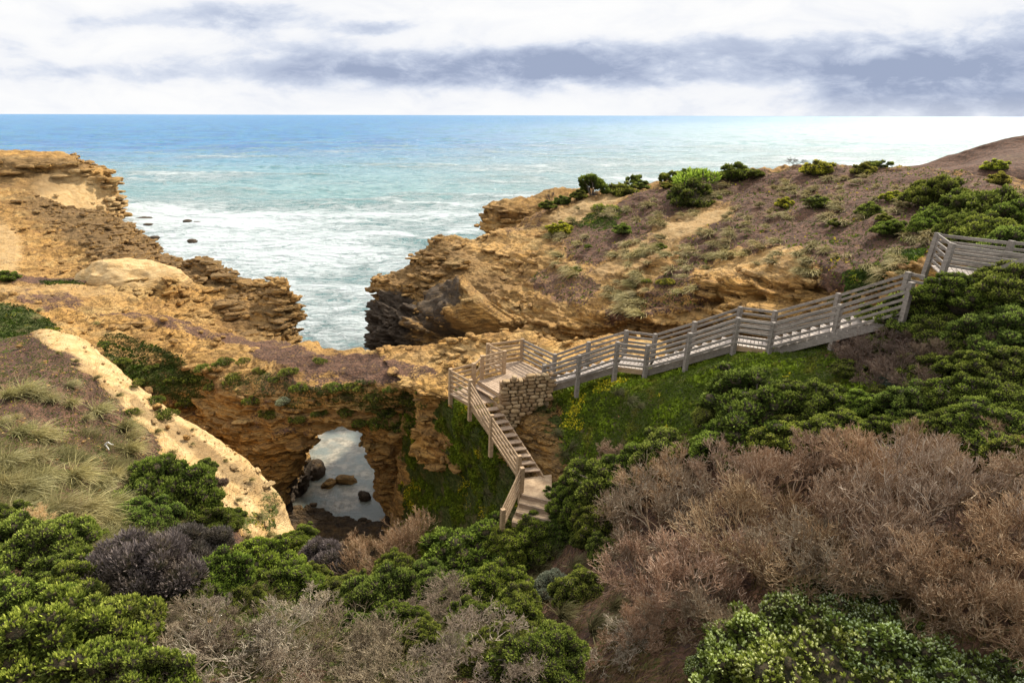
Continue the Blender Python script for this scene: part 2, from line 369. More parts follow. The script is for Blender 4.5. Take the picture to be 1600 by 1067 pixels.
# the rock arch: rows run round the section of the bridge, columns fan over the opening
Fr = row((436, 826, 33.3), (440, 787, 33), (449, 745, 32.5), (465, 708, 32), (492, 685, 31.6), (530, 677, 31.4), (560, 688, 31.4), (588, 742, 32), (608, 834, 33.5))
M = row((405, 840, 32.5), (400, 782, 32), (405, 735, 31.5), (425, 690, 31.2), (470, 655, 31), (530, 648, 30.8), (585, 660, 30.8), (628, 722, 32.2), (640, 840, 33.2))
U1 = row((350, 850, 32), (350, 770, 31.8), (360, 710, 31.6), (390, 650, 31.6), (450, 612, 31.4), (530, 608, 30.6), (605, 616, 30.2), (658, 700, 31.3), (672, 840, 32.3))
U2 = row((300, 860, 32), (300, 760, 32.4), (310, 680, 32.8), (340, 612, 33.2), (420, 578, 33.2), (530, 585, 31.6), (625, 594, 30), (690, 660, 30.3), (705, 840, 31))
Cc = row((270, 870, 33.5), (270, 740, 34), (270, 650, 35), (300, 585, 36), (400, 557, 35.2), (530, 563, 33.3), (640, 570, 31.5), (730, 620, 28.6), (745, 840, 28))
B = row((240, 760, 38), (240, 660, 38), (255, 605, 39), (330, 556, 39), (470, 542, 37.2), (550, 544, 35.8), (650, 546, 34), (780, 600, 30), (790, 830, 30))
Fr[0, 2] = Fr[-1, 2] = -1; Tb = drop(Fr, 5.6, None, 0, -0.3); Tm = drop(Fr, 2.8, None, 0.3, -0.2)
B2 = drop(B, 1.5, None, -3.5); B2[0, 2] = B2[-1, 2] = -1; Bm = (drop(B2, 1.0, None, -1.5)+Tb)*0.5; Bm[:, 1] = np.maximum(Bm[:, 1], Tb[:, 1])
for r_ in (M, U1, U2, Cc): r_[0, 2] = r_[-1, 2] = -1
loft('rock_arch', [Bm, Tb, Tm, Fr, M, U1, U2, Cc, B, B2, Bm], 600, 760, amp=0.5, strata=0.38, base=dict(crust=0.45), flip=True,
     masks=[('soil', 560, 575, 130, 26, 6, .8), ('soil', 450, 556, 100, 14, 10, .75), ('soil', 470, 600, 90, 22, 0, .5), ('moss', 480, 620, 60, 24, 0, .5), ('moss', 590, 630, 80, 22, 8, .55), ('moss', 400, 600, 60, 25, 0, .45), ('moss', 560, 600, 40, 10, 0, .5),
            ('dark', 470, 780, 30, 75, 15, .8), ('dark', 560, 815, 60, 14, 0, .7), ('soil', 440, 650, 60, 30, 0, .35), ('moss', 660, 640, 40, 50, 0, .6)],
     dents=[(400, 790, 55, 60, 0.8)], seed=21, label='natural limestone arch with a red soil path over its top')

# ledge of ochre rock behind the platform
a1 = row((585, 552, 34.8), (640, 547, 34), (690, 541, 33.5), (740, 535, 33), (790, 524, 33), (830, 523, 32.5), (870, 540, 32), (900, 540, 32), (960, 530, 32), (1040, 535, 31))
a2 = row((600, 562, 32.4), (650, 560, 32), (690, 556, 31.5), (740, 552, 31), (790, 545, 30.5), (830, 545, 30), (870, 557, 29.5), (900, 556, 29.5), (960, 548, 29.5), (1040, 545, 29))
a3 = row((618, 585, 30.4), (650, 578, 30.3), (690, 580, 29.6), (735, 588, 29), (790, 590, 28.5), (830, 590, 28), (870, 595, 27.5), (900, 590, 27.5), (960, 580, 27), (1040, 565, 27))
a4 = row((640, 612, 29.3), (660, 618, 28.6), (692, 622, 28), (735, 650, 27), (790, 655, 26.5), (830, 640, 26.5), (870, 625, 26.2), (900, 615, 26), (960, 600, 25.8), (1040, 590, 25.5))
loft('rock_ledge', [drop(a1, 2.5, None, -6), a1, a2, a3, a4, drop(a4, -.2, None, -4)], 420, 200, amp=0.3, strata=0.45, base=dict(crust=0.2),
     masks=[('soil', 640, 575, 50, 14, 10, .7), ('pale', 720, 548, 110, 10, -4, .35), ('moss', 640, 635, 30, 14, 0, .5), ('moss', 740, 640, 40, 22, 0, .5)], seed=31, label='broken ochre rock ledge behind the wooden platform')

# right headland
k1 = row((578, 478, 60), (588, 436, 60), (616, 421, 61), (638, 414, 62), (664, 389, 63), (690, 367, 64), (728, 374, 65), (756, 371, 66), (800, 350, 68), (850, 327, 69), (900, 307, 70), (975, 291, 71), (1060, 279, 70), (1130, 273, 68), (1200, 264, 65), (1300, 258, 62), (1400, 262, 58), (1500, 270, 52), (1620, 285, 46), (1800, 290, 42))
k2 = row((575, 512, 59), (587, 465, 57.5), (612, 450, 57.5), (640, 440, 58), (672, 415, 59), (700, 400, 60), (738, 405, 60), (775, 400, 60), (820, 380, 61), (870, 360, 62), (930, 340, 62), (1000, 325, 62), (1080, 310, 61), (1150, 305, 59), (1220, 298, 56), (1310, 290, 53), (1410, 290, 49), (1510, 300, 42), (1630, 320, 37), (1800, 330, 34))
k3 = row((573, 542, 58.5), (584, 500, 56), (610, 490, 55), (640, 480, 55), (680, 455, 55), (715, 445, 55), (760, 440, 54), (800, 435, 53), (850, 420, 52), (900, 400, 52), (960, 385, 52), (1030, 370, 51), (1100, 355, 50), (1170, 345, 48), (1240, 340, 46), (1320, 335, 43), (1420, 330, 39), (1520, 345, 34), (1640, 360, 30), (1800, 370, 28))
k4 = row((573, 565, 58), (583, 530, 55), (608, 525, 54), (640, 520, 53.5), (685, 495, 52), (720, 485, 50), (770, 485, 48), (815, 480, 46), (865, 465, 45), (920, 450, 44), (980, 435, 43), (1050, 420, 42), (1120, 405, 41), (1190, 395, 39.5), (1260, 390, 38), (1335, 385, 35.5), (1430, 375, 32), (1530, 375, 29), (1640, 385, 27), (1800, 390, 26))
k5 = row((573, 595, 58), (583, 570, 55), (608, 565, 53.5), (640, 560, 53), (690, 537, 50.5), (730, 534, 47.5), (780, 534, 45), (825, 525, 43), (875, 512, 41), (930, 500, 40), (990, 490, 39), (1060, 475, 38), (1130, 460, 37), (1200, 450, 35.2), (1270, 440, 33.5), (1345, 430, 31), (1430, 425, 28), (1530, 405, 26), (1640, 400, 25), (1800, 400, 25))
k6 = k5.copy(); k6[:, 1] -= np.linspace(0, 1.5, 20); k6[:, 2] = [-2, -2, -2, -2, -1, 0, 2, 5, 7, 8, 9, 9.5, 10, 11, 12, 14, 16, 17, 18, 18.5]
k7 = k6.copy(); k7[:, 1] -= np.linspace(0, 6, 20); k7[:, 2] -= 0.5
loft('right_headland', [drop(k1, 14, None, -12), drop(k1, 5, None, -2.5), k1, k2, k3, k4, k5, k6, k7], 1100, 620, amp=0.75, strata=0.85, base=dict(crust=0.5), fscale=0.85,
     masks=[('soil', 1200, 330, 330, 62, -6, .95), ('soil', 1010, 350, 130, 42, -22, .85), ('soil', 1090, 420, 170, 28, -30, .9), ('soil', 940, 420, 90, 18, -35, .75), ('soil', 880, 450, 60, 24, 20, .6), ('soil', 1330, 400, 130, 50, -10, .9),
            ('soil', 1500, 330, 150, 60, 0, .85), ('soil', 1040, 470, 90, 28, -10, .55), ('soil', 850, 335, 80, 14, -25, .45),
            ('pale', 915, 327, 65, 14, -22, .85), ('pale', 1085, 347, 62, 17, -18, .85), ('soil', 1085, 347, 66, 19, -18, -1), ('soil', 915, 327, 70, 16, -22, -1),
            ('pale', 990, 400, 70, 14, -22, .6), ('soil', 990, 405, 80, 20, -18, -1), ('soil', 1180, 430, 95, 46, 0, -1), ('pale', 1180, 415, 85, 28, -5, .45), ('soil', 960, 465, 60, 12, -20, -.7),
            ('moss', 1370, 430, 80, 22, -30, .8), ('moss', 930, 345, 50, 16, -20, .5), ('moss', 880, 380, 60, 20, -20, .35), ('moss', 900, 440, 50, 24, 0, .3), ('crust', 1180, 430, 95, 46, 0, .15),
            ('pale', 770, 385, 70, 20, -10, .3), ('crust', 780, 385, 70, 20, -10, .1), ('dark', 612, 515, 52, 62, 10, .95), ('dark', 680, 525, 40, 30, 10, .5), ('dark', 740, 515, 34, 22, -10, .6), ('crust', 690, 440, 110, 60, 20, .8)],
     dents=[(754, 508, 58, 22, 4.5), (640, 515, 30, 40, 1.2), (1180, 486, 95, 18, 2.2), (1050, 495, 70, 14, 1.0), (1130, 455, 60, 10, .5)], seed=41, label='brown and ochre headland right of the inlet')
# outcrop behind the headland's shoulder
o1 = row((757, 350, 80), (766, 333, 80), (782, 322, 80), (830, 316, 80), (880, 305, 81), (930, 300, 82))
o2 = row((754, 368, 79), (760, 352, 78), (778, 344, 77.5), (830, 336, 77.5), (880, 330, 78), (930, 325, 78))
loft('rock_outcrop', [drop(o1, 10, -2), drop(o1, 5, None, -1), o1, o2, drop(o2, -.5, None, -5), drop(o2, -1, -2)], 160, 150, amp=0.9, strata=0.9, base=dict(crust=0.5), fscale=0.6, seed=51, label='small ochre outcrop behind the right headland')
# far hill at the right edge
g1 = row((1440, 268, 112), (1500, 258, 110), (1550, 242, 108), (1600, 231, 105), (1700, 215, 100), (1900, 200, 95))
g2 = row((1440, 275, 80), (1500, 268, 80), (1550, 262, 79), (1600, 255, 78), (1700, 245, 76), (1900, 235, 74))
loft('far_hill', [drop(g1, 40, -2), drop(g1, 12, None, -1), g1, g2, drop(g2, -6, None, -4)], 200, 120, amp=0.8, strata=0.2, base=dict(soil=.9), masks=[('moss', 1590, 245, 60, 8, -10, .4)], fscale=0.5, seed=55, label='low brown hill at the far right by the sea')

# mossy slope left of the lower stairs
s0 = row((720, 600, 28), (775, 655, 26), (815, 705, 24), (850, 770, 22), (865, 815, 21), (850, 880, 20))
s1 = row((700, 612, 27.7), (728, 655, 25.6), (765, 712, 23.9), (800, 775, 22.0), (797, 825, 21), (785, 890, 20.3))
s2 = row((682, 622, 28.6), (695, 665, 27.6), (715, 715, 26.8), (735, 770, 25.5), (730, 830, 24.5), (720, 900, 24))
s3 = row((655, 636, 29.5), (660, 680, 29.3), (668, 725, 29), (675, 775, 28.5), (672, 830, 28), (665, 900, 28))
s4 = row((630, 648, 30.6), (628, 700, 30.8), (622, 745, 31.5), (615, 790, 32.2), (612, 835, 32.6), (610, 900, 32.6))
s5 = drop(s4, 3, None, 0)
loft('mossy_slope', [s0, s1, s2, s3, s4, s5], 300, 300, amp=0.35, strata=0.2, base=dict(moss=.75, crust=.6), masks=[('moss', 640, 660, 30, 25, 0, .35), ('soil', 650, 700, 20, 60, 0, .35), ('moss', 618, 750, 16, 80, 0, .1)], seed=61, flip=True, label='steep mossy bank between the arch and the stairs')

# right-hand hillside that carries the stairs and the foreground
q1 = row((850, 592, 27), (905, 590, 26.5), (960, 578, 26), (1020, 570, 25.3), (1080, 557, 25), (1150, 540, 24), (1210, 538, 24), (1300, 515, 22.8), (1420, 462, 22.5), (1500, 425, 22), (1600, 392, 22), (1800, 375, 22))
q2 = row((850, 632, 25.3), (905, 614, 24.4), (960, 598, 23.2), (1020, 594, 22.6), (1080, 577, 22.2), (1150, 558, 21.6), (1210, 557, 21.2), (1300, 536, 20.6), (1420, 500, 19.5), (1500, 470, 18.5), (1600, 440, 18), (1800, 420, 18))
q3 = row((862, 668, 23.8), (920, 655, 22.6), (980, 640, 21.5), (1040, 630, 20.5), (1100, 615, 20), (1170, 600, 19.5), (1240, 595, 18.8), (1320, 590, 18), (1440, 580, 17), (1520, 560, 16.3), (1620, 540, 16), (1800, 520, 16))
q4 = row((872, 720, 22.3), (930, 715, 20.8), (1000, 710, 19.5), (1060, 700, 18.3), (1130, 690, 17.5), (1200, 680, 16.8), (1270, 670, 16), (1350, 665, 15.3), (1460, 660, 14.4), (1550, 650, 13.8), (1650, 640, 13.5), (1850, 620, 13.5))
q5 = row((880, 800, 20.3), (935, 800, 18.5), (1010, 790, 17), (1080, 785, 15.5), (1150, 780, 14.5), (1230, 775, 13.8), (1300, 770, 13), (1390, 765, 12.4), (1500, 760, 11.8), (1600, 755, 11.3), (1700, 750, 11), (1900, 740, 11))
q6 = row((840, 900, 17.8), (900, 900, 15.5), (980, 900, 14), (1060, 895, 12.7), (1150, 890, 11.8), (1240, 885, 11.2), (1330, 880, 10.6), (1420, 880, 10.1), (1530, 880, 9.6), (1650, 880, 9.2), (1780, 880, 9), (2000, 880, 9))
q7 = row((780, 1000, 13), (850, 1000, 12.2), (920, 1000, 11.4), (1000, 1000, 10.6), (1100, 1000, 9.8), (1210, 1000, 9.2), (1320, 1000, 8.8), (1430, 1000, 8.4), (1560, 1000, 8.1), (1700, 1000, 7.9), (1850, 1000, 7.8), (2100, 1000, 7.8))
q8 = row((740, 1130, 9), (820, 1130, 8.6), (920, 1130, 8.2), (1000, 1130, 7.9), (1100, 1130, 7.6), (1210, 1130, 7.4), (1320, 1130, 7.2), (1430, 1130, 7), (1560, 1130, 6.9), (1700, 1130, 6.8), (1850, 1130, 6.7), (2100, 1130, 6.7))
q9 = np.array([[x, 0.0, 20.5] for x in np.linspace(0, 9, 12)])
loft('hillside', [drop(q1, 3.5, None, -4), drop(q1, 0.8, None, -0.6), q1, q2, q3, q4, q5, q6, q7, q8, q9], 460, 460, amp=0.22, strata=0.1, base=dict(moss=.75, soil=1.0),
     masks=[('moss', 860, 655, 28, 30, 20, .25), ('soil', 880, 640, 40, 24, 20, .5), ('moss', 1400, 540, 120, 60, 0, .3), ('soil', 1400, 560, 180, 70, 0, .8), ('soil', 1200, 860, 500, 120, 0, 1), ('moss', 1200, 860, 700, 160, 0, .22), ('moss', 1200, 1040, 700, 100, 0, .4)], seed=71, label='green hillside under the wooden stairs')

# left foreground slope with its bare pale ridge
f1 = row((-300, 560, 30), (-100, 545, 31), (20, 528, 32), (70, 516, 32), (130, 533, 31), (200, 588, 29), (280, 650, 27), (350, 692, 25.5), (405, 742, 24.3), (440, 787, 23.5), (456, 828, 22.8), (520, 862, 20.5), (640, 872, 20), (760, 872, 19.5), (870, 880, 19))
f2 = row((-300, 600, 25), (-100, 590, 26), (10, 580, 26.5), (60, 570, 27), (115, 585, 26.5), (170, 625, 26), (240, 680, 24.5), (310, 730, 23), (370, 780, 22.3), (410, 820, 21.8), (430, 850, 21.2), (510, 890, 19), (630, 895, 18.5), (750, 895, 18), (850, 900, 17.5))
f3 = row((-300, 680, 19.5), (-100, 680, 19.8), (0, 680, 20), (50, 680, 20.5), (100, 690, 21), (150, 710, 21), (210, 750, 20.5), (270, 790, 20), (330, 820, 19.5), (370, 850, 19), (400, 880, 18.3), (500, 930, 16.5), (620, 930, 16), (740, 930, 15.5), (840, 930, 15.3))
f4 = row((-300, 790, 14), (-100, 790, 14.5), (0, 790, 15), (50, 795, 15.5), (100, 800, 15.7), (150, 810, 15.8), (200, 830, 15.8), (250, 855, 15.6), (310, 880, 15.2), (360, 900, 15), (400, 930, 14.5), (500, 970, 13.5), (620, 970, 13.2), (740, 970, 13), (840, 970, 13))
f5 = row((-300, 920, 10), (-100, 920, 10.3), (0, 920, 10.6), (50, 920, 10.9), (100, 930, 11), (150, 935, 11.1), (210, 940, 11.2), (270, 955, 11.2), (330, 970, 11.2), (380, 985, 11.2), (430, 1000, 11), (520, 1020, 10.8), (630, 1020, 10.7), (750, 1020, 10.5), (850, 1020, 10.3))
f6 = row(*[(u_, 1130, 7.9) for u_ in (-300, -150, -50, 20, 80, 140, 200, 270, 330, 380, 430, 520, 630, 750, 880)])
f7 = np.array([[x, 0.0, 20.5] for x in np.linspace(-9, 0.5, 15)])
loft('left_slope', [drop(f1, 3.0, None, -9), drop(f1, 1.2, None, -4), drop(f1, 0.3, None, -.6), f1, f2, f3, f4, f5, f6, f7], 560, 480, amp=0.20, strata=0.10, base=dict(soil=.85),
     masks=[('pale', 110, 535, 65, 26, 30, .9), ('pale', 190, 597, 80, 32, 40, .9), ('pale', 262, 655, 85, 36, 40, .9), ('pale', 325, 712, 95, 48, 38, .9), ('pale', 390, 775, 85, 50, 45, .9), ('pale', 435, 830, 55, 45, 60, .9), ('soil', 100, 530, 55, 20, 20, -1),
            ('soil', 188, 594, 80, 28, 40, -1), ('soil', 260, 655, 85, 32, 40, -1), ('soil', 325, 712, 95, 46, 38, -1), ('soil', 390, 775, 85, 50, 45, -1), ('soil', 435, 830, 55, 45, 60, -1), ('moss', 405, 800, 28, 44, 10, .55), ('crust', 330, 712, 90, 12, 40, .8), ('crust', 240, 650, 80, 8, 40, .7), ('crust', 150, 590, 60, 8, 45, .6), ('crust', 400, 760, 60, 8, 50, .6),
            ('moss', 60, 590, 120, 25, 8, .38), ('moss', 100, 740, 160, 60, 0, .5), ('moss', 600, 980, 560, 110, 0, .62), ('moss', 650, 900, 200, 60, 0, .5), ('moss', -100, 520, 140, 40, 0, .6)], seed=81, wob=2.4, label='sloping foreground with a bare pale limestone ridge')
# ------------------------------------------------------------------ sea
def sea_material():
    m, b, p = material('sea_water')
    pos = b.node('ShaderNodeNewGeometry').outputs['Position']; x, y, z = b.sep(pos)
    foam = b.attr('foam'); pool = b.attr('pool'); dist = b.attr('dist'); crest = b.attr('crest'); deep = b.attr('deep')
    v1 = b.comb(b.mul(x, 0.15), b.mul(y, 0.22), 0.0)
    n1 = b.noise(v1, 1.0, 7, 0.65, 1.2); n2 = b.noise(b.comb(b.mul(x, .5), b.mul(y, .9), 0.0), 1.0, 7, 0.7, 1.2)
    n3 = b.noise(pos, 0.02, 3, 0.5)
    base = b.mix(deep, b.mix(b.mrange(n1, .35, .65), (0.13, 0.29, 0.29), (0.33, 0.49, 0.47)), b.mix(b.mrange(n3, .4, .6), (0.008, 0.125, 0.33), (0.025, 0.20, 0.40)))
    base = b.mix(b.mul(b.attr('glare_tint'), 0.85), base, (0.36, 0.45, 0.44))  # pale tint toward the right paints silver glare into the water colour
    base = b.mix(b.mul(crest, 0.75), base, (0.055, 0.20, 0.18))
    lace = b.math('ABSOLUTE', b.add(n2, -0.5)); lace = b.mrange(lace, 0.0, 0.085, 1.0, 0.0)
    fm = b.mrange(b.add(foam, b.add(b.mul(b.add(n1, -0.5), 1.1), b.add(b.mul(b.add(n2, -0.5), 0.7), b.mul(lace, 0.22)))), 0.36, 0.84)
    base = b.mix(b.mul(fm, 0.94), base, (0.59, 0.64, 0.64))
    pn = b.noise(pos, 1.6, 5, 0.6); pv = b.noise(pos, 0.5, 3, 0.5)
    pc = b.mix(b.mrange(pn, 0.4, 0.62), (0.22, 0.20, 0.15), (0.42, 0.37, 0.28)); pc = b.mix(b.mrange(pv, 0.4, 0.6), pc, (0.20, 0.22, 0.19))
    base = b.mix(pool, base, pc)
    b.l.new(base, p.inputs['Base Color'])
    p.inputs['IOR'].default_value = 1.33; p.inputs['Specular IOR Level'].default_value = 0.5
    b.l.new(b.math('MAXIMUM', b.mix(pool, b.add(b.mul(fm, 0.5), b.mrange(dist, 60, 900, 0.16, 0.31, 'LINEAR')), (0.07, 0.07, 0.07)), 0.02), p.inputs['Roughness'])
    w = b.add(b.noise(b.comb(b.mul(x, .30), b.mul(y, .65), 0.0), 1.0, 8, 0.68, 0.4), b.mul(b.noise(b.comb(b.mul(x, .06), b.mul(y, .16), 3.0), 1.0, 5, 0.6), 3.5))
    w = b.add(w, b.mul(fm, 0.3))
    wp = b.mul(b.noise(pos, 4.0, 4, 0.6), 0.035)
    hh = b.mix(pool, b.mul(w, 1.0), wp)
    b.l.new(b.bump(hh, 1.0, 1.6), p.inputs['Normal'])
    return m
def build_sea():
    na, nr = 760, 620
    az = np.radians(np.linspace(-58, 58, na)); r = 27*np.exp(np.linspace(0, 1, nr)**1.12*math.log(42000/27))
    AZ, R = np.meshgrid(az, r); X = R*np.sin(AZ); Y = R*np.cos(AZ); Z = np.zeros_like(X)
    V = np.stack([X, Y, Z], -1).reshape(-1, 3); x, y = V[:, 0], V[:, 1]; rr = R.reshape(-1)
    pool = 1-sstep(y+0.25*np.abs(x+10), 47, 51)
    calm = 1-sstep(rr, 500, 4000)
    q = np.stack([x/26, (y+0.25*x)/9, np.zeros_like(x)], 1); w1 = 1-np.abs(fbm(q, 3, 5))*2.2
    q = np.stack([x/70, (y+0.15*x)/24, np.zeros_like(x)], 1); w2 = 1-np.abs(fbm(q, 2, 9))*2.4
    q = np.stack([x/8, (y+0.3*x)/3.2, np.zeros_like(x)], 1); w3 = fbm(q, 3, 15)
    amp = sstep(y, 52, 120)
    V[:, 2] = (0.55*w1+0.9*w2+0.22*w3-0.8)*amp*calm
    crest = sstep(0.55*w1+0.9*w2+0.3*w3, 0.95, 1.35)*amp
    big = fbm(np.stack([x/60, y/40, np.zeros_like(x)], 1), 3, 31)
    u, v, d = proj(V)
    near = 1-sstep(y+0.35*x, 60, 330)                      # surf inshore of the bluff
    foam = 0.17+0.22*(1-sstep(y-0.25*x, 80, 420))+0.20*(1-sstep(y+0.35*x, 60, 260))+0.42*big*amp+0.16*fbm(np.stack([x/24, y/14, np.zeros_like(x)], 1), 3, 37)
    foam += 0.15*sstep(x/np.maximum(y, 1), -0.35, 0.35)  # extra whiteness toward the right, imitating glare on the water
    foam += 0.50*np.exp(-(((x-215)/75)**2+((y-350)/16)**2))*sstep(w1, -.4, .3)
    foam += 0.12*np.exp(-(((x+88)/45)**2+((y-165)/30)**2))+0.30*crest*(1-sstep(y, 350, 700))
    foam -= 0.20*sstep(y, 300, 900)
    foam -= 0.14*sstep(-x/np.maximum(y, 1), 0.25, 0.75)*sstep(y, 170, 400)
    foam -= 0.28*np.exp(-(((x+55)/50)**2+((y-215+.2*x)/10)**2))*sstep(w1, -.6, .3)
    foam = np.clip(foam, 0, 1)*(1-pool)
    deep = sstep(y-0.2*x, 170, 620)
    deep = np.clip(deep-0.45*sstep(x/np.maximum(y, 1), 0.0, .6)*(1-sstep(y, 700, 4000)), 0, 1)  # blue weakened toward the right as part of the painted glare
    idx = np.arange(nr*na).reshape(nr, na); Q = np.stack([idx[:-1, :-1], idx[:-1, 1:], idx[1:, 1:], idx[1:, :-1]], -1).reshape(-1, 4)
    me = mesh_np('sea', V, Q, sea_material(), dict(glare_tint=sstep(x/np.maximum(y, 1), -.35, .45)*sstep(y, 60, 200)*(1-.65*sstep(y, 400, 3000)), foam=foam, pool=pool, dist=rr, crest=crest, deep=deep))
    o = link(bpy.data.objects.new('sea', me)); tag(o, kind='structure')
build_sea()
# ------------------------------------------------------------------ timber walkway
def wood_material(name, c1, c2, grain=(0.35, 0.35, 0.35), rough=0.75):
    m, b, p = material(name)
    tc = b.node('ShaderNodeTexCoord').outputs['Object']
    n1 = b.noise(b.vec('MULTIPLY', tc, (2.0, 2.0, 9.0)), 3.0, 5, 0.6); n2 = b.noise(tc, 26.0, 4, 0.7); n3 = b.noise(tc, 0.9, 4, 0.6)
    isl = b.node('ShaderNodeNewGeometry').outputs['Random Per Island']
    c = b.mix(b.mrange(b.add(b.mul(n1, 0.6), b.mul(n2, 0.4)), 0.36, 0.64), c1, c2)
    c = b.mix(b.mul(b.mrange(n3, 0.5, 0.7), 0.45), c, tuple(k*0.45 for k in c1))
    c = b.mix(b.mul(isl, 0.35), c, tuple(min(1, k*1.25) for k in c2))
    c = b.mix(b.mul(b.mrange(n2, 0.62, 0.72), 0.5), c, (0.06, 0.05, 0.045))
    b.l.new(c, p.inputs['Base Color']); p.inputs['Roughness'].default_value = rough
    b.l.new(b.bump(b.add(n2, n1), 0.4, 0.01), p.inputs['Normal'])
    return m
GREYWOOD = wood_material('weathered_grey_timber', (0.135, 0.112, 0.092), (0.28, 0.240, 0.200))
WARMWOOD = wood_material('brown_weathered_timber', (0.24, 0.155, 0.085), (0.45, 0.315, 0.19))
DECKGREY = wood_material('pale_decking', (0.34, 0.275, 0.225), (0.56, 0.48, 0.41))
DECKWARM = wood_material('brown_decking', (0.24, 0.165, 0.11), (0.42, 0.31, 0.215))
RH = 1.08
def post_at(u, v, zf, down=0.35, top=None, lean=0.045, w=0.155):
    t = Pz(u, v, zf+RH) if top is None else np.array(top, float)
    return dict(t=t, f=t-np.array([0, 0, RH]), b=t-np.array([lean*(RH+down)*0.9, 0, RH+down]), w=w, zf=zf)
def make_post(parent, q, mat, dirv):
    mb = MB(); mb.bar(q['b'], q['t'], q['w'], q['w'], up=dirv); o = mb.build('post', mat, parent, bevel=0.010, loc=tuple(parent.location)); return o
def unit(a):
    a = np.array(a, float); return a/np.linalg.norm(a)
def rails(parent, a, b, mat, n=5, side=0.0, heights=None):
    d = unit(b['t']-a['t']); s = unit(np.cross(d, (0, 0, 1)))*side
    hs = heights or [0.17, 0.38, 0.59, 0.80, 1.0][:n]
    for h in hs:
        mb = MB(); top = h == hs[-1]
        pa = a['t']+np.array([-0.03*(RH-h), 0, h-RH+random.uniform(-.012, .012)])+s; pb = b['t']+np.array([-0.03*(RH-h), 0, h-RH+random.uniform(-.012, .012)])+s
        mb.bar(pa, pb, 0.045, 0.085 if not top else 0.095, ext=-0.02)
        mb.build('rail', mat, parent, bevel=0.006, loc=tuple(parent.location))
def boards(parent, poly4, mat, pitch=0.14, t=0.04, name='deck'):
    """quad deck (a,b,c,d): boards run a->d, repeated from a to b"""
    a, b, c, d = [np.array(q, float) for q in poly4]; L = np.linalg.norm(b-a); n = max(2, int(round(L/pitch))); mb = MB()
    for k in range(n):
        f0 = (k+0.07)/n; f1 = (k+0.93)/n; z = random.uniform(-0.003, 0.003)
        q = [a+(b-a)*f0, a+(b-a)*f1, d+(c-d)*f1, d+(c-d)*f0]; up = np.array([0, 0, z]); dn = np.array([0, 0, -t])
        mb.add([x+up+dn for x in q]+[x+up for x in q], [(3, 2, 1, 0), (4, 5, 6, 7), (0, 1, 5, 4), (1, 2, 6, 5), (2, 3, 7, 6), (3, 0, 4, 7)])
    return mb.build(name, mat, parent, loc=tuple(parent.location))
def flight(parent, l0, l1, r0, r1, z0, z1, n, mat, smat, depth=0.30, stringers=(True, True)):
    """n treads climbing from z0 to z1 between a left line l0-l1 and a right line r0-r1"""
    l0, l1, r0, r1 = [np.array(q, float) for q in (l0, l1, r0, r1)]
    for k in range(1, n):
        f = k/n; z = z0+(z1-z0)*f
        A = l0+(l1-l0)*f; Bq = r0+(r1-r0)*f; A[2] = Bq[2] = z
        dv = unit(((l1-l0)+(r1-r0))*np.array([1, 1, 0])); mb = MB()
        for j in (0, 1):
            o = dv*(depth*0.5*(j-0.42)); mb.bar(A+o, Bq+o, depth*0.46, 0.045, ext=0.0)
        mb.build('tread', mat, parent, loc=tuple(parent.location))
    for on, a, b in ((stringers[0], l0, l1), (stringers[1], r0, r1)):
        if on:
            a2 = a.copy(); b2 = b.copy(); a2[2] = z0-0.13; b2[2] = z1-0.13; mb = MB(); mb.bar(a2, b2, 0.055, 0.27, ext=0.05)
            mb.build('stringer', smat, parent, bevel=0.008, loc=tuple(parent.location))
random.seed(4)
Z0, ZD, Z1, Z2, Z3 = 13.3, 12.95, 14.64, 16.1, 18.3
# --- upper staircase
N = dict(n0=post_at(850.8, 569.9, Z0), n1=post_at(905.8, 554.7, 13.97, 0.75), n2=post_at(965.6, 533.8, Z1, 0.75), n3=post_at(1013, 539, Z1, 0.55), n4=post_at(1078.5, 520, 15.40, 0.6),
         n5=post_at(1154.2, 496.1, Z2, 0.5), n6=post_at(1210, 503.6, Z2, 0.5), n7=post_at(1313.9, 475.7, 17.15, 0.5), n8=post_at(1425, 441, Z3, 0.5),
         f0=post_at(867.2, 552.8, Z0), f1=post_at(920.2, 534, 13.97), f2=post_at(979.3, 516, Z1), f3=post_at(1024.4, 521.4, Z1), f4=post_at(1086.2, 502.4, 15.40), f5=post_at(1157.5, 479.2, Z2), f6=post_at(1211.9, 485.3, Z2), f7=post_at(1311, 458.2, 17.15), f8=post_at(1420, 425, Z3))
us = empty('wooden_staircase', tuple(N['n5']['f'])); tag(us, 'long grey timber staircase with two landings climbing from the platform to the right', 'staircase', 'timber walkway down to the arch')
dirp = (0.35, -1, 0)
for k, q in N.items(): make_post(us, q, GREYWOOD, dirp)
for s in 'nf':
    for i in range(8):
        rails(us, N[s+str(i)], N[s+str(i+1)], GREYWOOD, side=0.05 if s == 'n' else -0.05)
def ins(a, b, t=0.10):
    """deck edge points just inside a pair of facing posts"""
    p, q = N[a]['f'], N[b]['f']; return p+(q-p)*t-np.array([.03, 0, 0]), q+(p-q)*t-np.array([.03, 0, 0])
E = {i: ins('n%d' % i, 'f%d' % i) for i in range(9)}
boards(us, (E[2][0], E[3][0], E[3][1], E[2][1]), DECKGREY); boards(us, (E[5][0], E[6][0], E[6][1], E[5][1]), DECKGREY)
flight(us, E[0][0], E[2][0], E[0][1], E[2][1], Z0, Z1, 8, DECKGREY, GREYWOOD, 0.36)
flight(us, E[3][0], E[5][0], E[3][1], E[5][1], Z1, Z2, 9, DECKGREY, GREYWOOD, 0.38)
flight(us, E[6][0], E[8][0], E[6][1], E[8][1], Z2, Z3, 13, DECKGREY, GREYWOOD, 0.40)
